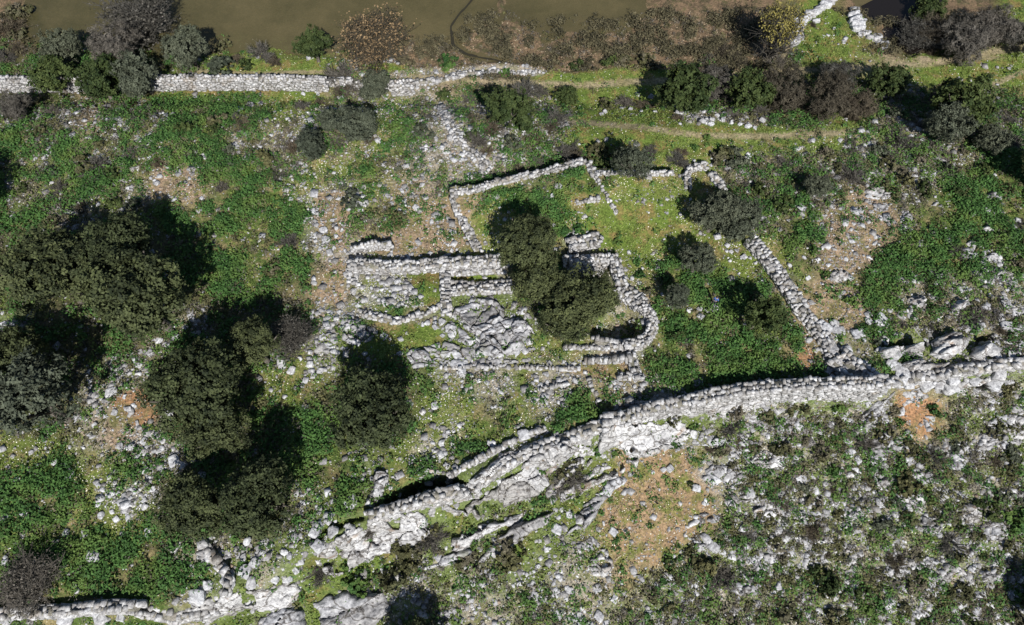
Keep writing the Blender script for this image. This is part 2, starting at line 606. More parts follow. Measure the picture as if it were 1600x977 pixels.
ORD = ['nearest', 'second nearest', 'third nearest', 'fourth nearest', 'fifth nearest', 'sixth nearest', 'seventh nearest', 'eighth nearest',
       'ninth nearest', 'tenth nearest', 'eleventh nearest', 'twelfth nearest', 'thirteenth nearest', 'fourteenth nearest', 'fifteenth nearest',
       'sixteenth nearest', 'seventeenth nearest', 'eighteenth nearest', 'nineteenth nearest', 'twentieth nearest']
AUTO = {}


def autolabel(o, look, cat, px, py, group=None):
    best = min(LM, key=lambda l: math.hypot(px - l[1], (py - l[2])))
    dx, dy = px - best[1], py - best[2]
    dist = math.hypot(dx, dy)
    if abs(dx) > 2.2 * abs(dy):
        dr = 'right of' if dx > 0 else 'left of'
    elif abs(dy) > 2.2 * abs(dx):
        dr = 'below' if dy > 0 else 'above'
    else:
        dr = ('below' if dy > 0 else 'above') + (' right of' if dx > 0 else ' left of')
    AUTO.setdefault((look, dr, best[0]), []).append((dist, o))
    tag(o, None, cat, group)


def finish_labels():
    for (look, dr, lm), items in AUTO.items():
        items.sort(key=lambda t: t[0])
        for i, (d, o) in enumerate(items):
            if len(items) == 1:
                o['label'] = f'{look} {dr} {lm}'
            else:
                o['label'] = f'{look}, {ORD[min(i, 19)]} {dr} {lm}'


# ------------------------------------------------------------------ the ground sheet
X, Y, Z, W = GX, GY, GZ, GW
ca = np.zeros((len(X), 4))
cb = np.zeros((len(X), 4))
ca[:, 3] = cb[:, 3] = 1
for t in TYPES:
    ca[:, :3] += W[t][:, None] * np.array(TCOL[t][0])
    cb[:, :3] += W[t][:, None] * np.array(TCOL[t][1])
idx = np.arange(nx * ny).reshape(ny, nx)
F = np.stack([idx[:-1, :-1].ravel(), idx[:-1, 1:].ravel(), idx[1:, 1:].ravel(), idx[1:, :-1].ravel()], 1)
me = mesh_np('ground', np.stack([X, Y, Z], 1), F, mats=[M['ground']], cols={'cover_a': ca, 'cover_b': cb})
me.polygons.foreach_set('use_smooth', np.ones(len(F), bool))
tag(link('ground', me), kind='structure')

wv = [(-1200, 50, WATER_Z), (1200, 50, WATER_Z), (1200, 1200, WATER_Z), (-1200, 1200, WATER_Z)]
tag(link('water', mesh_np('water', wv, [[0, 1, 2, 3]], mats=[M['water']])), kind='structure')

def resample_xy(P, step):
    d = np.r_[0, np.cumsum(np.hypot(*(P[1:] - P[:-1]).T))]
    s_ = np.linspace(0, d[-1], int(d[-1] / step) + 2)
    return np.stack([np.interp(s_, d, P[:, 0]) + .7 * (vn(s_, s_ * 0, 1.5, 8) - .5), np.interp(s_, d, P[:, 1]) + .3 * (vn(s_, s_ * 0, 1.5, 9) - .5)], 1)


m, nt, b = new_mat('dark_pool_water')
b.inputs['Base Color'].default_value = (.012, .010, .009, 1)
b.inputs['Roughness'].default_value = .2
b.inputs['IOR'].default_value = 1.33
pv_ = [(*flat(a, b_, WATER_Z + .03), WATER_Z + .03) for a, b_ in [(1325, -60), (1480, -60), (1470, 40), (1430, 90), (1385, 66), (1362, 40), (1345, 10)]]
tag(link('pool_water', mesh_np('pool_water', pv_, [[6, 5, 4, 3], [6, 3, 2, 1], [6, 1, 0, 0]][:2], mats=[m])), kind='structure')
m_stream = m.copy()
m_stream.name = 'stream_water'
m_stream.node_tree.nodes['Principled BSDF'].inputs['Base Color'].default_value = (.030, .027, .018, 1)
cp_ = np.array([flat(a, b_, WATER_Z + .04) for a, b_ in CHANNEL])
cq_ = resample_xy(cp_, .5)
tn_ = np.gradient(cq_, axis=0)
tn_ /= np.linalg.norm(tn_, axis=1)[:, None]
nn_ = np.stack([-tn_[:, 1], tn_[:, 0]], 1) * (.03 + .24 * vn(cq_[:, 0], cq_[:, 1], 1.0, 3))[:, None]
lv_ = np.concatenate([np.c_[cq_ - nn_, np.full(len(cq_), WATER_Z + .04)], np.c_[cq_ + nn_, np.full(len(cq_), WATER_Z + .04)]])
n_ = len(cq_)
tag(link('stream_water', mesh_np('stream_water', lv_, [[i, n_ + i, n_ + i + 1, i + 1] for i in range(n_ - 1)], mats=[m_stream])), kind='structure')

# ------------------------------------------------------------------ stone shapes: hulls of jittered points
import bmesh


def hull(seed, blocky):
    r = random.Random(seed)
    bm = bmesh.new()
    if blocky:
        for sx in (-1, 1):
            for sy in (-1, 1):
                for sz in (-1, 1):
                    j = lambda: r.uniform(.62, 1.12)
                    bm.verts.new((sx * j() * .5, sy * j() * .5, sz * j() * .5))
        for _ in range(r.choice((0, 1, 2))):
            v = Vector((r.uniform(-1, 1), r.uniform(-1, 1), r.uniform(-1, 1))).normalized() * .56
            bm.verts.new(v)
    else:
        for _ in range(15):
            v = Vector((r.gauss(0, 1), r.gauss(0, 1), r.gauss(0, 1))).normalized() * .5 * r.uniform(.8, 1.1)
            bm.verts.new(v)
    res = bmesh.ops.convex_hull(bm, input=bm.verts)
    dead = [g for g in res['geom_interior'] if isinstance(g, bmesh.types.BMVert)]
    if dead:
        bmesh.ops.delete(bm, geom=dead, context='VERTS')
    bmesh.ops.triangulate(bm, faces=bm.faces)
    bm.verts.ensure_lookup_table()
    for i, v in enumerate(bm.verts):
        v.index = i
    V = np.array([v.co[:] for v in bm.verts])
    F = np.array([[v.index for v in f.verts] for f in bm.faces])
    bm.free()
    return V, F


BLOCKS = [hull(s, True) for s in range(14)]
ROCKS = [hull(s + 100, False) for s in range(14)]


def rotm(a, tx=0, ty=0):
    ca_, sa = math.cos(a), math.sin(a)
    Rz = np.array([[ca_, -sa, 0], [sa, ca_, 0], [0, 0, 1]])
    cx, sx = math.cos(tx), math.sin(tx)
    cy, sy = math.cos(ty), math.sin(ty)
    Rx = np.array([[1, 0, 0], [0, cx, -sx], [0, sx, cx]])
    Ry = np.array([[cy, 0, sy], [0, 1, 0], [-sy, 0, cy]])
    return Rz @ Rx @ Ry


class MB:
    def __init__(s):
        s.V = []
        s.F = []
        s.T = []
        s.I = []
        s.n = 0

    def add(s, V, F, tint=.5, mi=0):
        s.V.append(V)
        s.F.append(F + s.n)
        s.T.append(np.full(len(V), tint) if np.isscalar(tint) else tint)
        s.I.append(np.full(len(F), mi))
        s.n += len(V)

    def stone(s, c, size, a, kind='b', tilt=.1, tint=None, mi=0):
        V, F = random.choice(BLOCKS if kind == 'b' else ROCKS)
        m_ = rotm(a, random.gauss(0, tilt), random.gauss(0, tilt))
        V2 = (V * np.array(size)) @ m_.T + np.array(c)
        s.add(V2, F, random.random() if tint is None else tint, mi)

    def mesh(s, name, mats):
        return mesh_np(name, np.concatenate(s.V), np.concatenate(s.F), np.concatenate(s.T), mats, np.concatenate(s.I))


def resample(P, step):
    P = np.array(P, float)
    d = np.r_[0, np.cumsum(np.hypot(*(P[1:, :2] - P[:-1, :2]).T))]
    n = max(2, int(d[-1] / step) + 1)
    s = np.linspace(0, d[-1], n)
    Q = np.stack([np.interp(s, d, P[:, i]) for i in range(P.shape[1])], 1)
    T = np.gradient(Q[:, :2], axis=0)
    T /= np.linalg.norm(T, axis=1)[:, None] + 1e-9
    return Q, T, s


WALLS = []


def stone_wall(label, pts, wpx, h, hs=.42, ragged=.18, below=.5, name='stone_wall', cat='ruined wall', group=None, top='px', drop=0., both=False, gaps=0.0, mat='masonry', rough=.1, grass=.0):
    """pts: photo points along the wall's crown axis; wpx crown width in photo px; h metres above the inner ground.
    drop: extra metres its outer (camera side) face reaches down"""
    P = []
    hs = hs * .82
    for q in pts:
        x, y, z = G(q[0], q[1], h)
        hh = h * (q[2] if len(q) > 2 else 1)
        P.append((x, y, hh))
    w = wpx * mpp(pts[len(pts) // 2][0], pts[len(pts) // 2][1])
    Q, T, s = resample(P, hs)
    WALLS.append(([(p[0], p[1]) for p in P], w))
    ox, oy = Q[0, 0], Q[0, 1]
    mb = MB()
    nw = max(1, int(round(w / hs)))
    # core prism
    L = []
    zs = []
    for i in range(len(Q)):
        x, y, hh = Q[i]
        tx, ty = T[i]
        nx_, ny_ = -ty, tx
        gz = float(gz_at(x, y))
        gz2 = float(gz_at(x - nx_ * w * .5, y - ny_ * w * .5))
        crown = gz + hh * (1 - ragged * (vn(s[i], ox, 1.7, 77) - .3) * 1.2) - .1
        if gaps and vn(s[i], oy, 2.2, 5) < gaps:
            crown = gz + hh * .3
        zs.append((gz, crown))
        for sgn in (-1, 1):
            e = w * .5 - .12
            bz = gz - below - (drop if (sgn * (ny_) < 0 or both) else 0)
            L.append((x + nx_ * e * sgn - ox, y + ny_ * e * sgn - oy, bz))
            L.append((x + nx_ * e * sgn - ox, y + ny_ * e * sgn - oy, crown - .08))
    L = np.array(L)
    Fq = []
    n = len(Q)
    for i in range(n - 1):
        a = i * 4
        b_ = a + 4
        # order per section: 0 left-bot,1 left-top,2 right-bot,3 right-top
        for (p, q) in ((0, 1), (1, 3), (3, 2)):
            Fq += [[a + p, b_ + p, b_ + q], [a + p, b_ + q, a + q]]
    Fq += [[0, 1, 3], [0, 3, 2], [n * 4 - 4, n * 4 - 2, n * 4 - 1], [n * 4 - 4, n * 4 - 1, n * 4 - 3]]
    mb.add(L, np.array(Fq), .5, 1)
    for i in range(n):
        x, y, hh = Q[i]
        tx, ty = T[i]
        a = math.atan2(ty, tx)
        nx_, ny_ = -ty, tx
        gz, crown = zs[i]
        for k in range(nw):
            off = ((k + .5) / nw - .5) * (w - .05) + random.gauss(0, .03)
            so_ = hs * .5 * (k % 2) + random.gauss(0, .05)
            if random.random() < .06 * (1 + 3 * ragged):
                continue
            sz = (hs * random.choice((.6, .85, 1.0, 1.15, 1.5)) * random.uniform(.9, 1.1), w / nw * random.uniform(.75, 1.3), .36 * random.uniform(.7, 1.3))
            off += random.gauss(0, .05)
            if random.random() < .5:
                mb.stone((x - ox + nx_ * (off + random.uniform(-.3, .3) * hs) + tx * random.uniform(-.5, .5) * hs, y - oy + ny_ * off + ty * random.uniform(-.5, .5) * hs, crown + random.uniform(-.06, .06)),
                         (hs * random.uniform(.25, .6), hs * random.uniform(.25, .5), .22), random.uniform(0, 3), 'r', .3, random.random())
            edge = (k == 0 or k == nw - 1)
            mb.stone((x - ox + nx_ * off + tx * so_, y - oy + ny_ * off + ty * so_, crown - .07 + random.gauss(0, .055 + .03 * (not edge))), sz, a + random.gauss(0, rough * 1.8), 'b', .13,
                     random.random() ** .7)
        for sgn in (-1, 1):
            outer = sgn * ny_ < 0 or both
            zlow = gz - .1 - (drop if outer else 0)
            zc = crown - .3
            while zc > zlow:
                ch = random.uniform(.26, .36)
                e = w * .5 - .1 + random.gauss(0, .025) + ((crown - zc) * .09 if outer and drop else 0)
                sh = random.uniform(-.5, .5) * hs
                mb.stone((x - ox + nx_ * e * sgn + tx * sh, y - oy + ny_ * e * sgn + ty * sh, zc), (hs * random.uniform(.8, 1.35), .36, ch * 1.1), a + random.gauss(0, .08), 'b', .07, random.uniform(.3, 1))
                zc -= ch * .93
    me = mb.mesh(name, [M[mat], M['core']])
    o = link(name, me, loc=(ox, oy, 0))
    return tag(o, label, cat, group)


# --- the lakeside wall (top left)
stone_wall('long tall white stone wall between the lakeside path and the green slope', [(264, 119), (330, 119), (400, 119), (470, 120), (505, 121)], 10, 2.0, .45, .10, name='fortress_wall')
stone_wall('white wall piece at the far left edge half hidden by trees', [(-60, 128), (-10, 122), (48, 121)], 11, 2.0, .45, .1, name='fortress_wall')
stone_wall('short white wall stretch showing between the dark trees on the left', [(48, 121), (120, 119), (190, 118), (264, 119)], 11, 2.1, .45, .1, name='fortress_wall')
stone_wall('squat square white wall stump right of the blue green olive', [(611, 129), (642, 128)], 15, 1.7, .5, .1, name='fortress_wall')
stone_wall('thin broken wall end behind the grey bush by the lakeside', [(512, 121), (560, 124), (611, 129)], 10, 1.1, .45, .5, name='fortress_wall', gaps=.35)
stone_wall('ruined wall foot crossed by the footpath above the olive', [(650, 126), (690, 122), (730, 112), (790, 106), (840, 112)], 12, .4, .5, .7, gaps=.35)
stone_wall('slanting rubble wall running down from the footpath crossing', [(688, 164), (700, 190), (716, 216)], 13, .5, .5, .5, rough=.3)
stone_wall('tumbled lower end of the slanting rubble wall', [(716, 216), (735, 238), (762, 262)], 15, .4, .5, .9, gaps=.35, rough=.4)
# --- the hall
stone_wall('long straight top wall of the ruined hall, casting a thin shadow', [(545, 411), (600, 413), (660, 411), (720, 407), (778, 404)], 17, 1.25, .45, .1)
stone_wall('narrow cross wall between the pebbly hall floor and the bedrock', [(695, 416), (695, 450), (697, 486)], 15, .7, .5, .15)
stone_wall('stubby left end wall of the ruined hall', [(551, 415), (549, 440)], 15, .7, .5, .2)
stone_wall('low inner wall in the room left of the oaks, lower of two', [(705, 452), (750, 451), (797, 448)], 15, .6, .42, .25)
stone_wall('low inner wall in the room left of the oaks, upper of two', [(705, 441), (740, 441), (797, 437)], 7, .35, .42, .35)
stone_wall('broad masonry band under the hall\'s top wall beside the oak', [(706, 422), (745, 420), (790, 418)], 13, .5, .45, .3)
stone_wall('short slanting wall fragment above the ruined hall', [(550, 385), (585, 379), (608, 377)], 7, 1.3, .4, .3)
stone_wall('stony lower kerb wall across the ruined hall', [(560, 487), (620, 500), (665, 488), (700, 470)], 12, .35, .5, .6, gaps=.35)
# --- the upper enclosure
stone_wall('upper left boundary wall of the meadow enclosure with black shadow', [(706, 299), (735, 295), (758, 289)], 10, .35, .42, .2, below=1.8)
stone_wall('stepped long boundary wall climbing to the enclosure\'s top corner', [(760, 286), (800, 277), (850, 266), (885, 257), (905, 252)], 10, .35, .42, .2, below=1.8)
stone_wall('pale wide corner stones at the top of the enclosure', [(893, 253), (918, 252), (930, 272)], 12, .3, .5, .2)
stone_wall('thin wall line running down the meadow from the top corner', [(930, 272), (943, 295), (962, 328)], 5, .35, .4, .4)
stone_wall('short pale wall stub lying level in the meadow', [(902, 314), (935, 309)], 7, .35, .4, .3)
stone_wall('slanting left side wall of the meadow enclosure', [(708, 305), (716, 330), (730, 355), (747, 388)], 12, .6, .5, .25)
stone_wall('low top boundary wall right of the dark olive', [(935, 268), (985, 268), (1050, 268)], 8, .35, .4, .3)
stone_wall('pale hooked wall remnant in the meadow\'s upper right corner', [(1076, 288), (1073, 272), (1080, 260), (1102, 257)], 10, .7, .45, .4)
stone_wall('short pale wall piece right of the hooked remnant', [(1114, 268), (1130, 292)], 12, .6, .45, .4)
# --- tower and apse
stone_wall('ruined tower block, sloping upper piece above the black gap', [(890, 380), (912, 374), (936, 370)], 21, 1.0, .5, .25, name='ruined_tower')
stone_wall('tower front wall under the black gap, speckled by oak shade', [(884, 402), (920, 401), (962, 400)], 11, 1.3, .42, .1, drop=2.2)
stone_wall('right side wall of the tower joining the apse', [(962, 402), (966, 420), (972, 438)], 16, 1.3, .48, .2)
stone_wall('wide stony shoulder wall between tower and apse', [(966, 446), (985, 458), (1002, 472)], 26, .9, .5, .2)
arc = [(984 + 37 * math.cos(a), 503 + 33 * math.sin(a)) for a in np.linspace(R(-58), R(100), 14)]
stone_wall('curved apse wall bending round the grassy hollow', arc, 14, 1.0, .42, .1, drop=1.3, both=True, name='apse_wall', cat='apse wall')
stone_wall('rough wall base left of the apse\'s lower end', [(930, 531), (955, 535), (980, 537)], 15, .5, .5, .4)
stone_wall('low pale wall foot below the central oaks', [(885, 541), (925, 541), (975, 543)], 7, .4, .45, .4)
stone_wall('L shaped wall\'s upright arm below the apse', [(986, 552), (992, 572), (999, 588)], 14, .8, .48, .15)
stone_wall('L shaped wall\'s level arm with black shadow below the apse', [(915, 562), (950, 561), (985, 560)], 9, .6, .45, .3)
stone_wall('short bottom course beside the L shaped wall', [(968, 586), (1000, 586)], 11, .5, .48, .25)
stone_wall('long low wall line between bedrock and the apse, left part', [(690, 573), (760, 573), (830, 573), (905, 576)], 8, .3, .42, .7, gaps=.3)
stone_wall('small slanting wall bit with shadow in the terraced grass', [(845, 607), (888, 598)], 6, .4, .4, .4)
stone_wall('faint wall line dropping through the terraced grass', [(915, 580), (925, 605), (935, 625)], 8, .3, .42, .7, gaps=.3)
# --- diagonal wall on the right
stone_wall('diagonal white wall slanting down to the right of the meadow', [(1175, 373), (1200, 400), (1225, 433), (1253, 478)], 22, .8, .5, .15)
stone_wall('collapsed lower end of the diagonal wall near the ridge', [(1253, 480), (1272, 505), (1292, 530), (1302, 560)], 24, .5, .5, .6, gaps=.3)
stone_wall('thick tumbled spur wall meeting the south wall junction', [(1312, 555), (1335, 575), (1362, 596)], 40, .9, .6, .3)
# --- the south fortress wall
stone_wall('long white fortress wall with black shadow above the rocky slope', [(1085, 622), (1140, 610), (1200, 603), (1260, 599), (1320, 597), (1385, 594)], 20, 1.9, .5, .15, drop=2.6, name='fortress_wall')
stone_wall('fortress wall stretch bending down toward the bright ridge crest', [(945, 655), (985, 645), (1030, 634), (1085, 622)], 18, 1.5, .52, .5, rough=.25, drop=2.2, name='fortress_wall')
stone_wall('bright wall top running to the photo\'s right edge', [(1475, 580), (1520, 573), (1570, 566), (1640, 560)], 15, .8, .55, .6, rough=.3, drop=1.2, name='fortress_wall')
stone_wall('fallen wall end right of the junction above orange earth', [(1385, 594), (1420, 592), (1475, 580)], 16, .6, .6, .8, gaps=.3, rough=.35, drop=1.0, name='fortress_wall')
stone_wall('broken wall crest on the ridge with a deep shadow above it', [(575, 806), (640, 785), (700, 768), (745, 760)], 17, .9, .6, .8, gaps=.3, rough=.35, drop=1.2, name='fortress_wall')
stone_wall('ridge wall climbing between the shadow and the bright crest', [(745, 752), (790, 722), (835, 700)], 15, .8, .6, .8, gaps=.3, rough=.35, drop=.6, name='fortress_wall')
stone_wall('thin broken upper wall line on the ridge with slanting shadow', [(700, 748), (750, 715), (800, 688), (850, 668)], 9, .7, .5, .4, gaps=.25)
stone_wall('ridge wall between the bright crest and the bend', [(835, 700), (880, 684), (945, 660)], 18, .8, .6, .8, gaps=.3, rough=.35, drop=1.5, name='fortress_wall')
stone_wall('white block wall along the photo\'s bottom left edge', [(-40, 968), (20, 955), (90, 955), (160, 947), (215, 948)], 18, .9, .62, .35, drop=.8, name='fortress_wall')
stone_wall('tumbled wall stretch above the bottom left rocks', [(215, 952), (270, 962), (330, 950)], 20, .6, .6, .6, drop=.6, gaps=.2, name='fortress_wall')
stone_wall('old wall line climbing beside the lower left oaks', [(315, 850), (335, 880), (355, 900), (350, 925)], 13, .8, .7, .5, gaps=.2)


# ------------------------------------------------------------------ bedrock outcrops: slabs split by cracks
def outcrop(label, poly, h, cell=1.2, mat='bedrock', aniso=(1, 1, 0), name='rock_outcrop', cat='rock', seed=None, crack=.6, step=.11, group=None, auto=None, holes=True):
    r = np.random.default_rng(seed if seed is not None else int(abs(poly[0][0] * 7 + poly[0][1])))
    P = np.array([G(px, py, h * .5)[:2] for px, py in poly])
    lo = P.min(0) - .3
    hi = P.max(0) + .3
    xs = np.arange(lo[0], hi[0], step)
    ys = np.arange(lo[1], hi[1], step)
    XX, YY = np.meshgrid(xs, ys)
    x = XX.ravel()
    y = YY.ravel()
    inside = np.zeros(len(x), bool)
    d = np.full(len(x), 1e9)
    for i in range(len(P)):
        x0, y0 = P[i]
        x1, y1 = P[(i + 1) % len(P)]
        cond = ((y0 > y) != (y1 > y)) & (x < (x1 - x0) * (y - y0) / (y1 - y0 + 1e-12) + x0)
        inside ^= cond
        vx, vy = x1 - x0, y1 - y0
        t = np.clip(((x - x0) * vx + (y - y0) * vy) / (vx * vx + vy * vy + 1e-9), 0, 1)
        d = np.minimum(d, np.hypot(x - x0 - t * vx, y - y0 - t * vy))
    sd = np.where(inside, d, -d) + (fbm(x, y, 1.3, 3, 21) - .5) * .9
    # slab cells
    ax, ay, an = aniso
    ca_, sa = math.cos(an), math.sin(an)
    u = (x * ca_ + y * sa) / ax + (fbm(x, y, 1.1, 3, 31) - .5) * .7
    v = (-x * sa + y * ca_) / ay + (fbm(x, y, 1.1, 3, 37) - .5) * .7
    nc = max(4, int((u.max() - u.min()) * (v.max() - v.min()) / (cell * cell)))
    cu = r.uniform(u.min(), u.max(), nc)
    cv = r.uniform(v.min(), v.max(), nc)
    D = np.hypot(u[:, None] - cu[None], v[:, None] - cv[None])
    near = np.argpartition(D, 1, axis=1)[:, :2]
    d1 = D[np.arange(len(x)), near[:, 0]]
    d2 = D[np.arange(len(x)), near[:, 1]]
    sw = d1 > d2
    k = np.where(sw, near[:, 1], near[:, 0])
    d1, d2 = np.minimum(d1, d2), np.maximum(d1, d2)
    hc = r.uniform(.45, 1.0, nc)
    gu = r.normal(0, .16, nc)
    gv = r.normal(-.06, .18, nc)
    gz = gz_at(x, y)
    prof = np.clip(sd / max(.5, h * .55), 0, 1) ** .6
    hole = sstep(.33, .40, fbm(x, y, 1.5, 3, 91) + .0) if holes and mat == 'ridge' else 1.0
    prof = prof * hole
    z = h * prof * hc[k] + prof * (gu[k] * (u - cu[k]) + gv[k] * (v - cv[k])) * min(1, h) + .12 * (fbm(x, y, .7, 3, 50) - .5)
    z -= crack * sstep(.13, .0, (d2 - d1)) * prof
    u3 = (u + .35 * fbm(x, y, .9, 2, 71)) / cell * 2.3
    v3 = (v + .35 * fbm(x, y, .9, 2, 75)) / cell * 3.1
    ku, kv = np.floor(u3 + .5 * np.floor(v3)).astype(int), np.floor(v3).astype(int)
    z += (LAT[ku % 256, kv % 256] - .5) * .24 * prof * min(1.0, h)
    rdg = 1 - abs(2 * fbm(x, y, 1.0, 4, 83) - 1)
    z += (rdg - .8) * .55 * prof * min(1.0, h)
    z = np.where(sd < 0, -.35, z)
    z = np.where((prof < .3) & (sd > 0), z - .35, z)
    keep = sd > -.25
    idx = -np.ones(len(x), int)
    ids = np.where(keep)[0]
    idx[ids] = np.arange(len(ids))
    I = np.arange(len(x)).reshape(XX.shape)
    q = np.stack([I[:-1, :-1].ravel(), I[:-1, 1:].ravel(), I[1:, 1:].ravel(), I[1:, :-1].ravel()], 1)
    q = q[np.all(keep[q], axis=1)]
    F = idx[q]
    c = P.mean(0)
    V = np.stack([x[ids] - c[0], y[ids] - c[1], (gz + z)[ids]], 1)
    tint = np.clip(.5 + .35 * (r.random(nc)[k] - .5) * 2, 0, 1)[ids]
    me = mesh_np(name, V, F, tint, [M[mat]])
    o = link(name, me, loc=(c[0], c[1], 0))
    if auto:
        autolabel(o, auto, cat, sum(p[0] for p in poly) / len(poly), sum(p[1] for p in poly) / len(poly), group)
    else:
        tag(o, label, cat, group)
    return o


outcrop('largest grey bedrock slab, split by dark cracks, right of the cross wall', [(706, 478), (745, 466), (775, 468), (796, 482), (786, 502), (756, 524), (722, 514), (704, 494)], .8, 1.1, aniso=(1.7, 1, .3))
outcrop('broad pale grey bedrock dome left of the central oaks', [(752, 520), (790, 492), (820, 497), (838, 518), (815, 545), (780, 558), (744, 550)], .9, 1.1, aniso=(1.6, 1, .5))
outcrop('flat grey bedrock sheet below the lawn strip', [(655, 540), (700, 530), (745, 545), (735, 562), (690, 560), (665, 552)], .4, .9, aniso=(2, 1, -.3))
outcrop('grey rounded rock under the lawn strip by the oak shadow', [(624, 553), (645, 538), (668, 545), (672, 562), (640, 565)], .7, 1.2)
outcrop('stepped grey rocks left of the ruined hall floor', [(527, 508), (545, 494), (568, 500), (590, 515), (580, 532), (550, 540), (530, 530)], .7, .9, aniso=(1.8, .8, .1))
outcrop('thin bedded rock ledges on the left slope of the hall', [(500, 505), (525, 500), (530, 535), (510, 560), (492, 540)], .35, .6, aniso=(2.2, .6, .1))
outcrop('rocky ledge below the bedrock domes', [(690, 563), (740, 556), (790, 560), (840, 555), (835, 568), (760, 572), (700, 570)], .4, .7, 'stone')
# ridge
outcrop('huge bright limestone ridge face with small holes', [(720, 790), (770, 760), (800, 738), (830, 722), (855, 735), (865, 755), (845, 775), (800, 790), (765, 810), (735, 812)], 1.8, 2.0, 'ridge', (2.2, 1.2, .45))
outcrop('bright crest rock with ragged top above the ridge face', [(800, 735), (830, 712), (850, 695), (875, 690), (905, 700), (880, 725), (862, 745), (835, 728)], 1.7, 1.0, 'ridge', (1.5, 1, .5))
outcrop('long pale rock slope running left of the ridge face', [(570, 815), (610, 798), (650, 792), (690, 785), (725, 790), (735, 810), (680, 822), (640, 838), (595, 845), (575, 835)], 1.5, 1.5, 'ridge', (2, 1, .3))
outcrop('smooth grey rock apron beneath the fortress wall bend', [(930, 670), (985, 658), (1050, 655), (1110, 650), (1090, 680), (1040, 705), (990, 718), (975, 700), (940, 695)], .9, 2.4, 'ridge', (2.4, 1, .25))
outcrop('pale rock mass left of the rock apron', [(880, 690), (930, 665), (960, 660), (970, 690), (940, 712), (905, 715)], 1.3, 1.2, 'ridge', (1.4, 1, .4))
outcrop('lower grey rib of rock slanting under the ridge', [(775, 835), (840, 805), (870, 795), (860, 815), (815, 845), (770, 870), (745, 880)], .9, 1.4, 'bedrock', (2.6, .8, .5))
outcrop('long narrow grey rib beside the brown grass slope', [(905, 800), (925, 775), (950, 752), (985, 742), (975, 758), (945, 790), (915, 825), (880, 840)], .8, 1.2, 'bedrock', (2.6, .8, .6))
outcrop('grey slab between green strips under the ridge', [(655, 885), (700, 868), (740, 858), (735, 872), (690, 890), (660, 895)], .7, 1.2, 'bedrock', (2.4, .8, .3))
outcrop('cracked white rocks at the ridge\'s lower left', [(480, 870), (520, 840), (560, 820), (580, 840), (575, 870), (545, 895), (520, 905), (490, 905)], 1.4, 1.1, 'ridge', (1.3, 1, .4))
outcrop('bright white rock shelf at the bottom left', [(385, 925), (420, 905), (460, 905), (475, 925), (450, 950), (400, 960), (370, 950)], 1.4, 1.5, 'ridge', (1.6, 1, .3))
outcrop('grey cliff face at the photo\'s bottom edge', [(400, 962), (440, 950), (470, 955), (480, 985), (470, 1010), (390, 1010)], 1.0, 1.8, 'bedrock', (2.4, .8, .9))
outcrop('dark grey cliff slab in the hollow at the bottom', [(485, 940), (530, 925), (600, 930), (610, 955), (580, 985), (500, 985)], .8, 2.0, 'bedrock', (2.4, .9, .4))
outcrop('white rocks below the lower left oaks', [(300, 945), (340, 930), (385, 925), (380, 955), (330, 975), (295, 965)], .9, .9, 'ridge')
outcrop('grey rock knob left of the deep ridge shadow', [(565, 790), (580, 750), (580, 725), (600, 722), (608, 745), (600, 775), (580, 795)], .8, .9, 'ridge', (1, 1.3, .3))
outcrop('craggy rock heap right of the deep ridge shadow', [(640, 730), (670, 722), (700, 735), (690, 748), (650, 745)], .5, .7, 'ridge')
outcrop('white crags stepping up beside the wall bend', [(965, 650), (985, 630), (1010, 622), (1030, 632), (1015, 645), (985, 655)], 1.0, .8, 'ridge')
outcrop('shaded grey crag above the wall bend', [(948, 640), (965, 622), (990, 618), (990, 632), (965, 645)], .9, .8, 'bedrock')
outcrop('pale cracked shelf under the ridge wall with orange stains', [(560, 830), (600, 815), (660, 805), (720, 805), (700, 830), (650, 850), (600, 870), (570, 878), (556, 850)], 1.1, 1.5, 'ridge', (1.8, 1, .3))
outcrop('white ledges between the ridge wall and its upper line', [(700, 765), (740, 740), (780, 712), (825, 690), (845, 700), (810, 728), (770, 755), (725, 782)], 1.0, .9, 'ridge', (2.2, .7, .6))
outcrop('grey ledge running beside the brown grass slope\'s top', [(870, 770), (900, 745), (950, 722), (1000, 716), (990, 735), (940, 752), (905, 775), (880, 790)], .9, 1.2, 'ridge', (2.4, .8, .45))
outcrop('pale ledge below the bright crest', [(845, 765), (875, 735), (905, 715), (930, 715), (905, 742), (875, 770), (850, 785)], 1.2, 1.1, 'ridge', (2.0, .8, .6))
outcrop('rocky shelf under the grey bush on the ridge', [(700, 835), (745, 822), (790, 808), (830, 790), (820, 812), (770, 835), (720, 858), (690, 860)], .8, 1.2, 'ridge', (2.4, .8, .45))
outcrop('white fractured rock face beneath the long fortress wall', [(1080, 640), (1140, 630), (1210, 622), (1215, 632), (1150, 645), (1100, 662), (1075, 660)], .8, 1.0, 'ridge', (2.0, .8, .15))
outcrop('grey ribs under the fallen wall end', [(1480, 596), (1520, 588), (1560, 584), (1570, 596), (1530, 606), (1490, 612)], .9, .8, 'ridge', (1.8, .8, .2))
outcrop('low pale bedrock between the lawn strip and the largest slab', [(690, 508), (712, 500), (735, 520), (752, 530), (748, 545), (715, 535), (695, 525)], .4, .9, 'bedrock', (1.6, .9, -.4))
outcrop('thin bedrock rim above the terraced grass', [(640, 562), (690, 558), (750, 566), (745, 576), (690, 574), (645, 574)], .35, .8, 'bedrock', (2.0, .8, -.1))
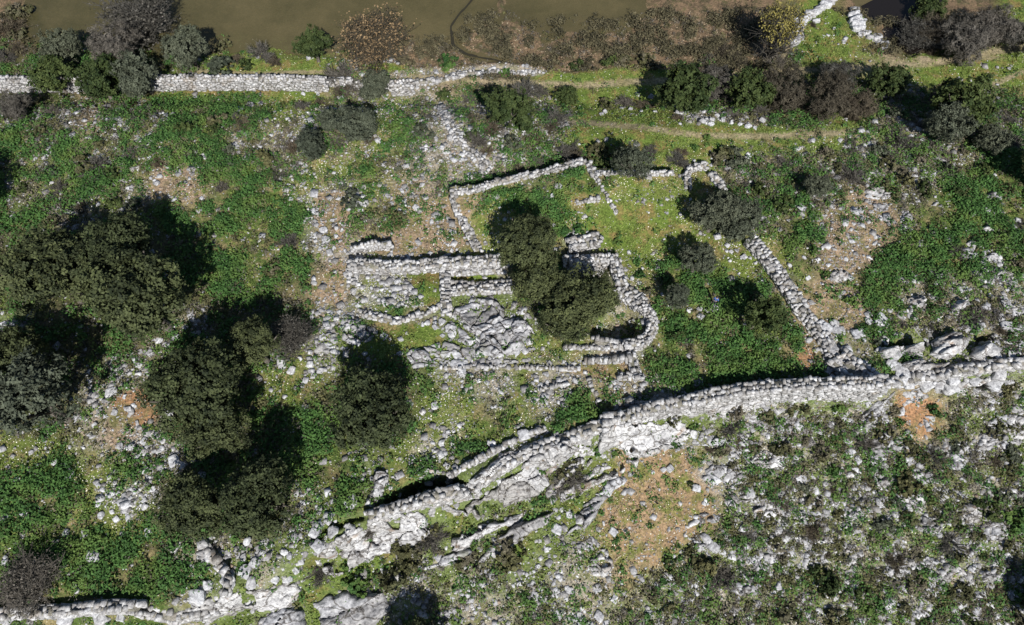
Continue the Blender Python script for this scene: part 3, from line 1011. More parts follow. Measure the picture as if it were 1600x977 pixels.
# right side
outcrop('long crag hollowed by a black shadow left of the ridge boulders', [(1368, 545), (1400, 532), (1450, 528), (1455, 545), (1430, 556), (1390, 556)], 2.2, .9, 'ridge', (1.6, 1, .1))
outcrop('round banded grey boulder mass on the right ridge', [(1455, 530), (1475, 516), (1510, 515), (1522, 530), (1515, 548), (1490, 556), (1460, 550)], 2.6, 1.1, 'ridge', (1.8, .8, .3))
outcrop('tall bright boulder at the right end of the ridge', [(1520, 545), (1535, 525), (1560, 525), (1565, 540), (1550, 558), (1530, 570)], 2.6, 1.4, 'ridge')
outcrop('crag with black hollow above the fallen wall', [(1410, 565), (1440, 556), (1462, 560), (1490, 568), (1470, 582), (1425, 580)], 1.3, .9, 'ridge', (1.5, .8, .2))
outcrop('ribbed grey outcrop with upright bands above the ridge', [(1418, 462), (1440, 456), (1455, 468), (1450, 492), (1432, 502), (1420, 485)], 1.2, .7, 'ridge', (.7, 1.8, .3))
outcrop('rounded grey outcrop right of the ribbed one', [(1484, 470), (1500, 460), (1518, 463), (1520, 482), (1500, 492), (1485, 486)], 1.1, .9, 'ridge')
outcrop('rib of grey bedrock under the wall junction', [(1350, 640), (1375, 620), (1398, 615), (1395, 640), (1375, 665), (1355, 670), (1345, 655)], 1.0, .9, 'bedrock', (2, .7, .8))
outcrop('white boulder cluster with dark gap right of the diagonal wall', [(1296, 425), (1312, 415), (1328, 425), (1325, 438), (1305, 440)], .6, .8, 'ridge')
outcrop('pale rock patch in the scrub near the top right', [(1258, 338), (1275, 328), (1292, 335), (1288, 346), (1268, 350)], .35, .5, 'stone')
outcrop('grey slab on the left edge beneath the oaks', [(-10, 510), (10, 500), (42, 498), (40, 512), (15, 516), (-5, 530)], .5, 1.2, 'bedrock')
outcrop('tall upright white rock with black shadow on the lower slope', [(1474, 678), (1482, 666), (1492, 685), (1492, 712), (1480, 718), (1473, 700)], 1.6, 1.0, 'ridge', name='rock_outcrop')
q_ = random.Random(5)
for k_, (px, py, rx, ry, h_) in enumerate([(1380, 300, 18, 9, .5), (1365, 275, 14, 7, .5), (1450, 270, 12, 6, .4), (1480, 318, 20, 6, .35), (1310, 292, 10, 6, .4),
                                          (1510, 395, 18, 9, .5), (1520, 430, 22, 10, .5), (1555, 400, 14, 8, .4), (1415, 345, 10, 16, .35), (1570, 430, 16, 9, .4),
                                          (1440, 385, 9, 12, .3), (1540, 480, 14, 8, .4), (1590, 480, 12, 8, .4), (1560, 330, 14, 6, .3),
                                          (1230, 665, 22, 12, .5), (1200, 720, 24, 14, .5), (1160, 700, 24, 12, .4), (1140, 745, 20, 14, .4), (1180, 790, 26, 16, .5),
                                          (1110, 690, 22, 9, .4), (1385, 700, 22, 18, .6), (1375, 755, 18, 9, .4), (1275, 870, 22, 16, .5), (1225, 690, 16, 10, .4),
                                          (1415, 890, 20, 22, .5), (1405, 915, 16, 12, .4), (1500, 720, 12, 22, .6), (1530, 800, 26, 14, .5), (1560, 830, 20, 16, .5),
                                          (1560, 690, 22, 18, .5), (1590, 660, 16, 24, .5), (1455, 825, 18, 14, .5), (1280, 800, 20, 10, .4), (1200, 800, 18, 20, .4),
                                          (1570, 900, 24, 14, .6), (1265, 935, 14, 12, .4), (940, 880, 24, 16, .5), (920, 850, 18, 12, .4), (1000, 905, 14, 8, .4),
                                          (1330, 800, 16, 12, .4), (1330, 650, 16, 9, .4), (1430, 620, 14, 8, .5), (1580, 770, 16, 12, .4), (1385, 940, 16, 10, .4),
                                          (1480, 600, 26, 9, .7), (1540, 610, 24, 10, .6), (1180, 870, 14, 12, .4), (1240, 960, 14, 10, .4), (1505, 610, 12, 6, .5),
                                          *[(q_.uniform(1080, 1600), q_.uniform(650, 970), q_.uniform(9, 24), q_.uniform(6, 16), q_.uniform(.25, .5)) for _ in range(46)],
                                          *[(q_.uniform(1380, 1600), q_.uniform(300, 520), q_.uniform(7, 14), q_.uniform(4, 8), q_.uniform(.25, .5)) for _ in range(14)],
                                          (690, 960, 18, 10, .4), (760, 900, 20, 8, .4), (850, 930, 14, 8, .3)]):
    n_ = 9
    poly = [(px + 1.35 * rx * math.cos(a) * random.uniform(.6, 1.25), py + 1.35 * ry * math.sin(a) * random.uniform(.6, 1.25)) for a in np.linspace(0, 2 * math.pi, n_, endpoint=False)]
    outcrop(None, poly, h_, .8, 'bedrock' if k_ % 3 else 'ridge', (1.5, .9, random.uniform(-1, 1)), auto='low weathered grey rock outcrop' if k_ % 3 else 'low bright limestone outcrop', group='rock outcrops in the scrub')

# ------------------------------------------------------------------ loose boulders, each its own thing
boulder_meshes = []
for s_ in range(12):
    V, F = hull(500 + s_, s_ % 2 == 0)
    bm = bmesh.new()
    vs = [bm.verts.new(v) for v in V]
    for f in F:
        bm.faces.new([vs[i] for i in f])
    bmesh.ops.subdivide_edges(bm, edges=bm.edges, cuts=3, use_grid_fill=True)
    bmesh.ops.smooth_vert(bm, verts=bm.verts, factor=.35, use_axis_x=True, use_axis_y=True, use_axis_z=True)
    for v in bm.verts:
        p = Vector(v.co) * 2.6 + Vector((s_ * 9, 0, 0))
        v.co += v.co.normalized() * ((mnoise.noise(p) * .13) + (abs(mnoise.noise(p * 2.3)) - .2) * .12)
    bmesh.ops.triangulate(bm, faces=bm.faces)
    for i, v in enumerate(bm.verts):
        v.index = i
    V = np.array([v.co[:] for v in bm.verts])
    F = np.array([[v.index for v in f.verts] for f in bm.faces])
    bm.free()
    boulder_meshes.append(mesh_np('boulder', V, F, np.full(len(V), .9 if s_ % 3 else .65), [M['stone']]))


def boulder(px, py, spx, look=None, asp=1.0, ang=None, label=None, group='loose limestone boulders', flatk=.6, meshes=boulder_meshes):
    x, y, z = G(px, py)
    k = (y * s25 - (z - CAM_H) * c25) / FPX
    s = spx * k
    o = link('boulder', random.choice(meshes), loc=(x, y, z + s * flatk * .22), rot=random.uniform(0, 6.28) if ang is None else ang,
             sc=(s * asp, s, s * flatk))
    if label:
        tag(o, label, 'boulder', group)
    else:
        autolabel(o, look or ('small white boulder' if spx < 8 else 'white boulder' if spx < 13 else 'large white boulder'), 'boulder', px, py, group)
    return o


rowA = [(1241, 69, 16), (1244, 61, 16), (1246, 53, 16), (1248, 45, 15), (1250, 37, 16), (1258, 31, 14), (1266, 25, 15), (1274, 21, 13), (1281, 15, 13), (1288, 10, 14), (1295, 5, 13), (1302, 0, 12), (1275, 34, 9)]
rowB = [(1335, 18, 12), (1333, 26, 15), (1336, 34, 17), (1338, 41, 16), (1341, 48, 15), (1345, 55, 9), (1352, 53, 10), (1358, 60, 9), (1365, 58, 10), (1370, 62, 14), (1373, 68, 10), (1382, 70, 10), (1347, 33, 8), (1380, 77, 9)]
for rr, nm in ((rowA, 'left'), (rowB, 'right')):
    for i, (px, py, s_) in enumerate(rr):
        x, y, z = G(px, py)
        o = boulder(px, py, s_ * 1.12, asp=1.2, ang=random.uniform(-.3, .5), flatk=.75, meshes=boulder_meshes[::2],
                    label=f'white squared block, {["first","second","third","fourth","fifth","sixth","seventh","eighth","ninth","tenth","eleventh","twelfth","thirteenth","fourteenth"][i]} from the {"bottom" if nm=="left" else "top"} of the {nm} block row', group='rows of white squared blocks on the green')
        o.scale.y *= .62
        o.name = 'squared_block'
        o['category'] = 'stone block'
BL = [(1093, 485, 10), (1107, 484, 9), (1116, 484, 12), (1076, 486, 8), (872, 292, 12), (862, 307, 12), (881, 275, 8), (852, 310, 6), (679, 635, 11), (690, 692, 12), (680, 705, 8), (767, 692, 15), (818, 680, 16),
      (853, 655, 8), (550, 786, 18), (670, 753, 16), (695, 680, 8), (697, 728, 8), (86, 723, 10), (8, 811, 11), (38, 803, 10), (160, 805, 13), (182, 812, 9), (134, 833, 13), (148, 869, 20), (8, 877, 18), (316, 742, 14), (230, 838, 9), (215, 840, 8),
      (255, 690, 12), (270, 640, 28), (273, 720, 18), (285, 728, 14), (232, 830, 9), (328, 868, 24), (346, 888, 14), (356, 908, 24), (383, 893, 18), (394, 912, 18), (324, 915, 20), (308, 932, 22), (342, 942, 14), (388, 846, 14), (372, 866, 10), (382, 872, 12), (400, 880, 14),
      (25, 948, 22), (12, 965, 18), (40, 940, 16), (55, 962, 16), (85, 957, 15), (105, 965, 22), (130, 950, 16), (150, 955, 14), (160, 968, 18), (190, 965, 16), (430, 905, 12), (462, 890, 14), (450, 905, 12), (470, 878, 10),
      (520, 833, 20), (492, 833, 14), (545, 830, 22), (445, 862, 14), (497, 855, 18), (985, 690, 10), (958, 832, 13), (1037, 734, 8), (1046, 733, 10), (1030, 765, 6), (890, 805, 11), (870, 828, 16), (933, 920, 12), (908, 950, 10), (890, 923, 10), (960, 935, 12), (935, 962, 14), (835, 930, 10), (1080, 915, 10), (1115, 855, 14), (1128, 862, 8),
      (1160, 826, 12), (1088, 763, 12), (1170, 770, 14), (1215, 915, 14), (1207, 925, 10), (1300, 845, 10), (1358, 798, 10), (1418, 694, 14), (1364, 720, 12), (1336, 733, 14), (1340, 720, 10), (1582, 758, 12), (1558, 900, 14), (1345, 968, 12), (1322, 690, 12), (1325, 708, 12), (1405, 645, 20), (1412, 632, 10), (1380, 612, 14), (1416, 615, 10), (1474, 605, 10), (1240, 645, 10),
      (560, 505, 12), (560, 478, 8), (620, 505, 10), (600, 526, 9), (636, 521, 6), (629, 475, 8), (690, 505, 14), (700, 512, 10), (680, 512, 9), (705, 525, 9), (660, 508, 10), (668, 506, 12), (692, 525, 7), (820, 548, 13), (806, 550, 9), (700, 383, 9), (706, 392, 6), (729, 371, 8), (758, 380, 6), (640, 390, 5), (650, 388, 5),
      (455, 312, 9), (470, 315, 8), (560, 320, 10), (605, 305, 9), (628, 300, 9), (612, 318, 8), (545, 328, 10), (650, 325, 8), (660, 290, 7), (490, 332, 8), (520, 345, 9), (510, 375, 10), (525, 370, 9), (500, 390, 9), (515, 395, 10), (535, 360, 8), (505, 360, 10), (540, 393, 8),
      (440, 570, 12), (455, 580, 10), (437, 562, 9), (470, 560, 10), (485, 570, 10), (490, 588, 9), (478, 595, 10), (500, 580, 9), (250, 533, 14), (262, 540, 12), (275, 528, 10), (235, 552, 10), (212, 563, 12), (218, 572, 8), (290, 512, 10), (300, 498, 10), (175, 613, 14), (195, 620, 10), (200, 640, 12), (180, 645, 8), (165, 650, 9), (215, 660, 8), (225, 690, 10), (205, 700, 9), (188, 698, 9), (240, 705, 9), (148, 665, 9), (140, 680, 8), (125, 672, 9), (130, 700, 8), (110, 735, 8), (100, 728, 8), (107, 747, 9), (95, 765, 6), (115, 740, 6),
      (150, 790, 7), (185, 770, 8), (195, 775, 8), (205, 778, 9), (190, 785, 9), (225, 782, 10), (228, 792, 12), (240, 765, 8), (176, 800, 8), (205, 790, 8), (1240, 255, 7), (1258, 290, 10), (1300, 270, 8), (1345, 330, 8), (1230, 345, 7), (1240, 450, 8), (1262, 435, 6), (1330, 300, 7), (1505, 185, 6), (1500, 125, 8), (1515, 127, 6), (1424, 195, 6), (1590, 345, 8), (1573, 372, 10), (1536, 390, 8), (1535, 412, 12), (1500, 455, 6), (1465, 500, 8), (1572, 510, 14), (1585, 525, 12), (1595, 540, 12), (1570, 475, 12), (1545, 460, 8), (1562, 497, 10), (1530, 500, 8), (1500, 505, 8),
      (1120, 182, 9), (1130, 188, 8), (1142, 192, 9), (1155, 195, 9), (1100, 176, 7), (1085, 182, 7), (1060, 176, 9), (945, 176, 8), (985, 172, 6), (1168, 198, 8), (1097, 190, 8), (1110, 195, 8), (940, 180, 6), (880, 165, 7), (1024, 176, 8), (1190, 190, 10), (1180, 200, 8),
      (1175, 385, 8), (1162, 402, 9), (1172, 404, 7), (1180, 412, 8), (1154, 428, 7), (1142, 394, 6), (1150, 392, 8), (1140, 408, 7), (1192, 438, 6), (1206, 366, 0)]
_q = random.Random(21)
for _ in range(38):
    BL.append((_q.uniform(1285, 1400), _q.uniform(500, 600), _q.choice((9, 11, 13, 16))))
for _ in range(26):
    BL.append((_q.uniform(1380, 1590), _q.uniform(548, 610), _q.choice((11, 14, 18, 22))))
nb = 0
for b_ in BL:
    if b_[2] > 0:
        boulder(b_[0], b_[1], b_[2] * 1.05, asp=random.uniform(.8, 1.35))
        nb += 1


# ------------------------------------------------------------------ trees and shrubs
def leaf_quads(C, nrm, size, r, elong=1.5):
    """quads centred on C, roughly facing nrm"""
    n = len(C)
    nr = nrm + r.normal(0, .55, (n, 3))
    nr /= np.linalg.norm(nr, axis=1)[:, None] + 1e-9
    t = np.cross(nr, r.normal(0, 1, (n, 3)))
    t /= np.linalg.norm(t, axis=1)[:, None] + 1e-9
    b2 = np.cross(nr, t)
    s = size * r.uniform(.6, 1.4, n)[:, None]
    a = t * s * elong * .5
    b2 = b2 * s * .5
    V = np.stack([C - a, C - b2 * 1.0, C + a, C + b2 * 1.0], 1).reshape(-1, 3)
    F = np.arange(n * 4).reshape(n, 4)
    return V, F


def crown_mesh(seed, mat, n=9000, size=.055, lobes=14, squash=.8, dense=.35, low=-.35, name='crown', elong=1.5):
    """unit crown: radius about 1, centred on the origin"""
    r = np.random.default_rng(seed)
    L = []
    for i in range(lobes):
        v = r.normal(0, 1, 3)
        v /= np.linalg.norm(v)
        if v[2] < low:
            v[2] = -v[2] * .5
        rad = r.uniform(.22, .46)
        L.append((v * np.array([1, 1, squash]) * (1 - rad) * r.uniform(.80, 1.22), rad))
    L.append((np.zeros(3), .62))
    Cs, Ns, Ts = [], [], []
    wts = np.array([l[1] ** 2 for l in L])
    wts /= wts.sum()
    for (c, rad), w in zip(L, wts):
        k = int(n * w)
        # small clusters on the lobe
        nc = max(6, k // 22)
        d = r.normal(0, 1, (nc, 3))
        d /= np.linalg.norm(d, axis=1)[:, None]
        rr = rad * (1 - dense * r.random(nc) ** 2)
        cc = c + d * rr[:, None]
        ct = np.clip(r.random(nc) * .8 + r.normal(0, .14), 0, 1)
        j = r.integers(0, nc, k)
        P = cc[j] + r.normal(0, .042, (k, 3))
        Cs.append(P)
        Ns.append(d[j] + np.array([0, 0, .35]))
        Ts.append(np.clip(ct[j] * .75 + r.random(k) * .3, 0, 1))
    C = np.concatenate(Cs)
    Nn = np.concatenate(Ns)
    T = np.concatenate(Ts)
    V, F = leaf_quads(C, Nn, size, r, elong)
    return mesh_np(name, V, F, np.repeat(T, 4), [M[mat]])


def tube(mb, P, rad, sides=6):
    P = np.array(P, float)
    n = len(P)
    V = []
    for i in range(n):
        t = P[min(i + 1, n - 1)] - P[max(i - 1, 0)]
        t /= np.linalg.norm(t) + 1e-9
        a = np.cross(t, [0.3, 1, .2])
        a /= np.linalg.norm(a) + 1e-9
        b2 = np.cross(t, a)
        for k in range(sides):
            an = 2 * math.pi * k / sides
            V.append(P[i] + (a * math.cos(an) + b2 * math.sin(an)) * rad[i])
    F = []
    for i in range(n - 1):
        for k in range(sides):
            k2 = (k + 1) % sides
            p, q, r2, s2 = i * sides + k, i * sides + k2, (i + 1) * sides + k2, (i + 1) * sides + k
            F += [[p, q, r2], [p, r2, s2]]
    mb.add(np.array(V), np.array(F), .5)


def trunk_mesh(seed, limbs=6):
    """unit trunk: from z=0 to the crown centre at z=1, limbs into a crown of radius ~.6"""
    r = random.Random(seed)
    mb = MB()
    tube(mb, [(0, 0, -.12), (r.uniform(-.03, .03), r.uniform(-.03, .03), .25), (r.uniform(-.06, .06), r.uniform(-.06, .06), .55)], [.085, .06, .05], 8)
    for i in range(limbs):
        a = i * 6.283 / limbs + r.uniform(-.4, .4)
        q = r.uniform(.35, .6)
        tube(mb, [(0, 0, .45), (math.cos(a) * q * .5, math.sin(a) * q * .5, .8), (math.cos(a) * q, math.sin(a) * q, r.uniform(.95, 1.25))], [.045, .028, .010], 5)
    return mb.mesh('trunk', [M['bark']])


def bare_mesh(seed, mat='bark', n=26, leafmat=None, nleaf=0, upright=.5, twig=4, spread=1.0, leaf_from=0.0):
    """unit leafless crown with many twigs; base at z=0, height about 2, radius 1"""
    r = random.Random(seed)
    rr = np.random.default_rng(seed)
    mb = MB()
    tips = []
    for i in range(n):
        a = r.uniform(0, 6.283)
        q = r.uniform(.25, .95) * spread
        h = r.uniform(1.0, 2.0) * (1.05 - .35 * q)
        z0 = r.uniform(.15, .5)
        p1 = np.array([math.cos(a) * q * .35, math.sin(a) * q * .35, z0 + (h - z0) * .4])
        p2 = np.array([math.cos(a) * q, math.sin(a) * q, h])
        tube(mb, [(0, 0, z0 * .6), p1, p2], [.035, .020, .007], 4)
        for t in range(twig):
            f = r.uniform(.35, 1)
            b0 = p1 + (p2 - p1) * f
            e = b0 + np.array([r.gauss(0, .22), r.gauss(0, .22), abs(r.gauss(.15, .16))])
            tube(mb, [b0, (b0 + e) / 2 + rr.normal(0, .02, 3), e], [.012, .009, .005], 3)
            tips.append(e)
            for t2 in range(3):
                e2 = e + np.array([r.gauss(0, .12), r.gauss(0, .12), r.gauss(.05, .1)])
                tube(mb, [b0 + (e - b0) * r.uniform(.3, 1), e2], [.008, .004], 3)
                tips.append(e2)
    tube(mb, [(0, 0, -.1), (0, 0, .3), (0, 0, .6)], [.07, .05, .03], 7)
    br = mb.mesh('branches', [M[mat]])
    lf = None
    if nleaf:
        tips = np.array([t for t in tips if t[2] > leaf_from])
        j = rr.integers(0, len(tips), nleaf)
        C = tips[j] + rr.normal(0, .06, (nleaf, 3))
        V, F = leaf_quads(C, rr.normal(0, 1, (nleaf, 3)) + [0, 0, .6], .045, rr)
        lf = mesh_np('foliage', V, F, np.repeat(rr.random(nleaf), 4), [M[leafmat]])
    return br, lf


CROWN = {}
for k, (mt, cnt, n_, sz, sq, lb) in {'oak': ('oak', 5, 19000, .042, .8, 22), 'olive': ('olive', 4, 13000, .045, .8, 17), 'green': ('green', 4, 9000, .056, .85, 13),
                                     'grey': ('grey', 3, 15000, .020, .8, 14), 'brown': ('brown', 3, 15000, .020, .8, 14)}.items():
    CROWN[k] = [crown_mesh(40 + i * 7 + hash(k) % 1 + len(k), mt, n_, sz, lb, sq, elong=5.5 if k in ('grey', 'brown') else 1.5) for i in range(cnt)]
TRUNK = [trunk_mesh(i) for i in range(4)]
LOOK = {'oak': 'dense round dark oak crown', 'olive': 'grey green olive tree', 'green': 'dark green leafy tree', 'grey': 'grey leafless looking bushy tree', 'brown': 'brownish bushy tree'}
NAME = {'oak': 'holm_oak', 'olive': 'olive_tree', 'green': 'evergreen_tree', 'grey': 'bare_tree', 'brown': 'bare_tree'}
used = {}


def tree(px, py, rpx, kind, label, hf=1.3, sx=1.0, sy=1.0, group=None):
    """(px,py) centre of the crown in the survey photo, rpx its radius"""
    k = mpp(px, py)
    r = rpx * k
    hc = max(r * hf, 1.0)
    x, y, z = G(px, py, hc)
    r *= (1 - hc / 75)
    e = link(NAME[kind], None, loc=(x, y, z))
    i = used.get(kind, 0)
    used[kind] = i + 1
    rot = random.uniform(0, 6.28)
    link('trunk', TRUNK[i % 4], e, (0, 0, 0), rot, (hc, hc, hc))
    link('crown', CROWN[kind][i % len(CROWN[kind])], e, (0, 0, hc), 0 if (sx != 1 or sy != 1) else rot, (r * sx, r * sy, r * .95))
    if label:
        tag(e, label, 'tree', group)
    else:
        autolabel(e, LOOK[kind], 'tree', px, py, group)
    return e


TREES = [(72, 425, 74, 'oak', 'round dark oak at the left edge, above the slab', 1.3), (188, 395, 62, 'oak', 'dark oak at the top of the big left cluster', 1.35),
         (207, 462, 80, 'oak', 'largest oak of the left cluster casting the widest shadow', 1.35), (45, 625, 74, 'olive', 'greyish big tree crown at the left edge below the deep shade', 1.3),
         (18, 550, 50, 'oak', 'dark crown squeezed between the left edge tree crowns', 1.2), (307, 605, 76, 'oak', 'big olive brown oak above the lower left pair', 1.3),
         (395, 538, 42, 'oak', 'small round oak left of the bare grey bush', 1.6), (335, 672, 54, 'oak', 'dark lower lobe tree right under the big olive brown oak', 1.3),
         (305, 790, 58, 'oak', 'left oak of the lower left pair', 1.3), (408, 778, 64, 'oak', 'right oak of the lower left pair', 1.3),
         (578, 645, 68, 'oak', 'lone round oak with its shadow straight above it', 1.35), (826, 382, 50, 'oak', 'top oak of the central group, its shadow on the meadow', 1.6),
         (846, 445, 46, 'oak', 'middle oak of the central group', 1.3), (910, 475, 58, 'oak', 'right oak of the central group, beside the apse', 1.2),
         (880, 505, 40, 'oak', 'lowest oak of the central group by the apse hollow', 1.2),
         (1120, 330, 42, 'olive', 'left part of the wide olive right of the meadow', 1.3), (1155, 342, 40, 'olive', 'right part of the wide olive beside the diagonal wall', 1.2),
         (1092, 405, 31, 'olive', 'small round olive alone at the meadow\'s lower right', 1.4), (1056, 463, 23, 'olive', 'smallest olive right of the apse with black shadow', 1.5),
         (1190, 492, 38, 'green', 'sparse leaning tree in the herbs left of the diagonal wall end', 1.3), (988, 254, 31, 'olive', 'dark olive on the enclosure\'s top boundary', 1.1),
         (1275, 292, 22, 'olive', 'small olive with long shadow in the right scrub', 1.3), (553, 195, 36, 'olive', 'dome shaped olive on the upper slope', .9),
         (515, 188, 20, 'olive', 'low olive bush touching the dome shaped olive', .8), (486, 226, 27, 'olive', 'dark olive shrub below left of the dome shaped olive', 1.0),
         (798, 170, 42, 'green', 'round green tree right of the slanting rubble wall', .8), (95, 72, 32, 'olive', 'grey green olive by the water at top left', 1.1),
         (290, 72, 36, 'olive', 'grey green olive right of the leafless lakeside tree', 1.1), (217, 117, 40, 'olive', 'bluish olive in front of the lakeside wall', 1.0),
         (152, 125, 42, 'green', 'dark green tree between two olives before the lakeside wall', 1.0), (82, 118, 36, 'green', 'dark green tree hiding the wall\'s left end', 1.0),
         (180, 68, 42, 'grey', 'dark greyish tree behind the wall at top left', 1.0), (190, 28, 14, 'green', 'small bright green tree against the lake', .9),
         (585, 132, 29, 'olive', 'blue green olive beside the square wall stump', .9),
         (488, 68, 30, 'green', 'green pointed tree on the lake shore', 1.2), (1072, 145, 46, 'green', 'dark green tree at the left of the right hedge row', .9),
         (1122, 132, 34, 'grey', 'greyish tree second in the right hedge row', .8), (1172, 142, 40, 'green', 'dark green tree in the middle of the hedge row', .8),
         (1232, 140, 42, 'brown', 'brown bare tree in the hedge row', .8), (1300, 150, 40, 'brown', 'brown twiggy tree under the footpath', .8), (1310, 118, 32, 'grey', 'dark bare tree touching the footpath', .8),
         (1382, 125, 34, 'green', 'green tree at the right end of the hedge row', .8), (1505, 160, 46, 'green', 'green tree of the pair on the right slope', .9),
         (1482, 195, 40, 'olive', 'grey olive of the pair on the right slope', .9), (1555, 218, 28, 'olive', 'small olive in front of the black shadow at the right edge', .9),
         (1500, 62, 42, 'grey', 'grey thicket beside the dark pool', .7), (1545, 45, 40, 'grey', 'grey brown thicket right of the dark pool', .7), (1460, 50, 32, 'brown', 'brownish thicket at the dark pool\'s edge', .7),
         (1600, 60, 34, 'grey', 'grey thicket at the right edge near the top', .7), (1450, 18, 30, 'green', 'dark thicket above the dark pool', .7),
         (-62, 292, 46, 'oak', None, 1.3), (650, 1035, 55, 'oak', None, 1.3), (1648, 262, 48, 'oak', None, 1.3), (1652, 965, 46, 'oak', None, 1.3), (1475, 150, 24, 'grey', None, .8),
         (885, 150, 20, 'green', None, .7), (22, 168, 26, 'grey', 'dark grey bushy tree under the left wall end', .7), (1105, 120, 24, 'brown', None, .8), (1340, 165, 30, 'brown', None, .7)]
for t in TREES:
    tree(t[0], t[1], t[2], t[3], t[4], t[5])


def bare_tree(px, py, h, r, br, lf, label, name='bare_tree', rot=0.0, cat='tree', pitch=0):
    x, y, z = G(px, py)
    e = link(name, None, loc=(x, y, z))
    link('branches', br, e, (0, 0, 0), rot, (r, r, h / 2))
    if lf:
        link('foliage', lf, e, (0, 0, 0), rot, (r, r, h / 2))
    if label:
        tag(e, label, cat)
    return e


B1 = bare_mesh(5, 'brown', 64, 'tan', 2600, twig=9)
B2 = bare_mesh(6, 'grey', 60, 'grey', 1500, twig=9)
B3 = bare_mesh(8, 'grey', 46, 'yellow', 2600, twig=7, spread=.8, leaf_from=1.35)
bare_tree(596, 98, 6.2, 4.0, *B1, 'leafless brown tree with a few tan leaves on the lake shore')
bare_tree(240, 62, 6.6, 4.6, *B2, 'wide leafless grey tree against the lake at top left')
bare_tree(1196, 98, 8.0, 3.3, *B3, 'upright tree with yellow leaves by the marsh', name='yellow_tree')
bare_tree(1420, 75, 3.4, 2.6, *B2, 'pale leafless tree at the edge of the dark pool', rot=1)

bare_tree(461, 540, 3.2, 2.3, *B2, 'wide bare grey bush in the shade right of the small oak', name='bare_bush', rot=2, cat='shrub')
bare_tree(66, 915, 3.0, 2.6, *B2, 'bare grey bush above the bottom left wall', name='bare_bush', rot=4, cat='shrub')
SH = {}
for k, (mt, n_, sz) in {'green': ('green', 1500, .13), 'olive': ('olive', 1500, .13), 'scrub': ('scrub', 1500, .12), 'herb': ('herb', 1300, .15)}.items():
    SH[k] = [crown_mesh(400 + i * 3 + len(k), mt, n_, sz, 7, .6, .4, 0, name='shrub') for i in range(4)]


def twig_shrub(seed, mat):
    r = np.random.default_rng(seed)
    n = 1900
    nc = 26
    dc = r.normal(0, 1, (nc, 3))
    dc[:, 2] = np.abs(dc[:, 2]) * .8
    dc /= np.linalg.norm(dc, axis=1)[:, None]
    tip = dc * r.uniform(.35, 1.05, nc)[:, None]
    j = r.integers(0, nc, n)
    f = r.uniform(.25, 1, n)[:, None]
    a0 = tip[j] * f + r.normal(0, .05, (n, 3))
    a1 = a0 + (dc[j] + r.normal(0, .75, (n, 3))) * r.uniform(.08, .22, n)[:, None]
    w = np.cross(a1 - a0, r.normal(0, 1, (n, 3)))
    w /= np.linalg.norm(w, axis=1)[:, None] + 1e-9
    w *= .017
    V = np.stack([a0 - w, a0 + w, a1 + w * .5, a1 - w * .5], 1).reshape(-1, 3)
    V[:, 2] = np.abs(V[:, 2]) * .8
    return mesh_np('shrub', V, np.arange(4 * n).reshape(n, 4), np.repeat(np.clip(r.random(nc)[j] * .6 + r.random(n) * .4, 0, 1), 4), [M[mat]])


SH['grey'] = [twig_shrub(i, 'grey') for i in range(3)]
SH['brown'] = [twig_shrub(i + 10, 'brown') for i in range(3)]
SLOOK = {'green': 'dark green shrub', 'olive': 'grey green shrub', 'scrub': 'dull olive brown shrub', 'herb': 'bright green leafy bush', 'grey': 'bare grey twiggy bush', 'brown': 'bare brown twiggy bush'}
SGRP = {'green': 'green shrubs in the scrub', 'olive': 'grey green shrubs', 'scrub': 'dull shrubs in the scrub', 'herb': 'bright leafy bushes', 'grey': 'bare grey bushes', 'brown': 'bare brown bushes'}
si = 0


def shrub(px, py, rpx, kind, label=None, hk=.85):
    global si
    k = mpp(px, py)
    r = rpx * k
    x, y, z = G(px, py, r * .3)
    up = 0 if kind in ('grey', 'brown') else r * .25
    o = link('shrub', SH[kind][si % len(SH[kind])], loc=(x, y, z + up), rot=random.uniform(0, 6.28), sc=(r, r * random.uniform(.85, 1.1), r * hk))
    si += 1
    look = ('small ' if rpx < 11 else 'large ' if rpx > 22 else '') + SLOOK[kind]
    if label:
        tag(o, label, 'shrub', SGRP[kind])
    else:
        autolabel(o, look, 'shrub', px, py, SGRP[kind])
    return o


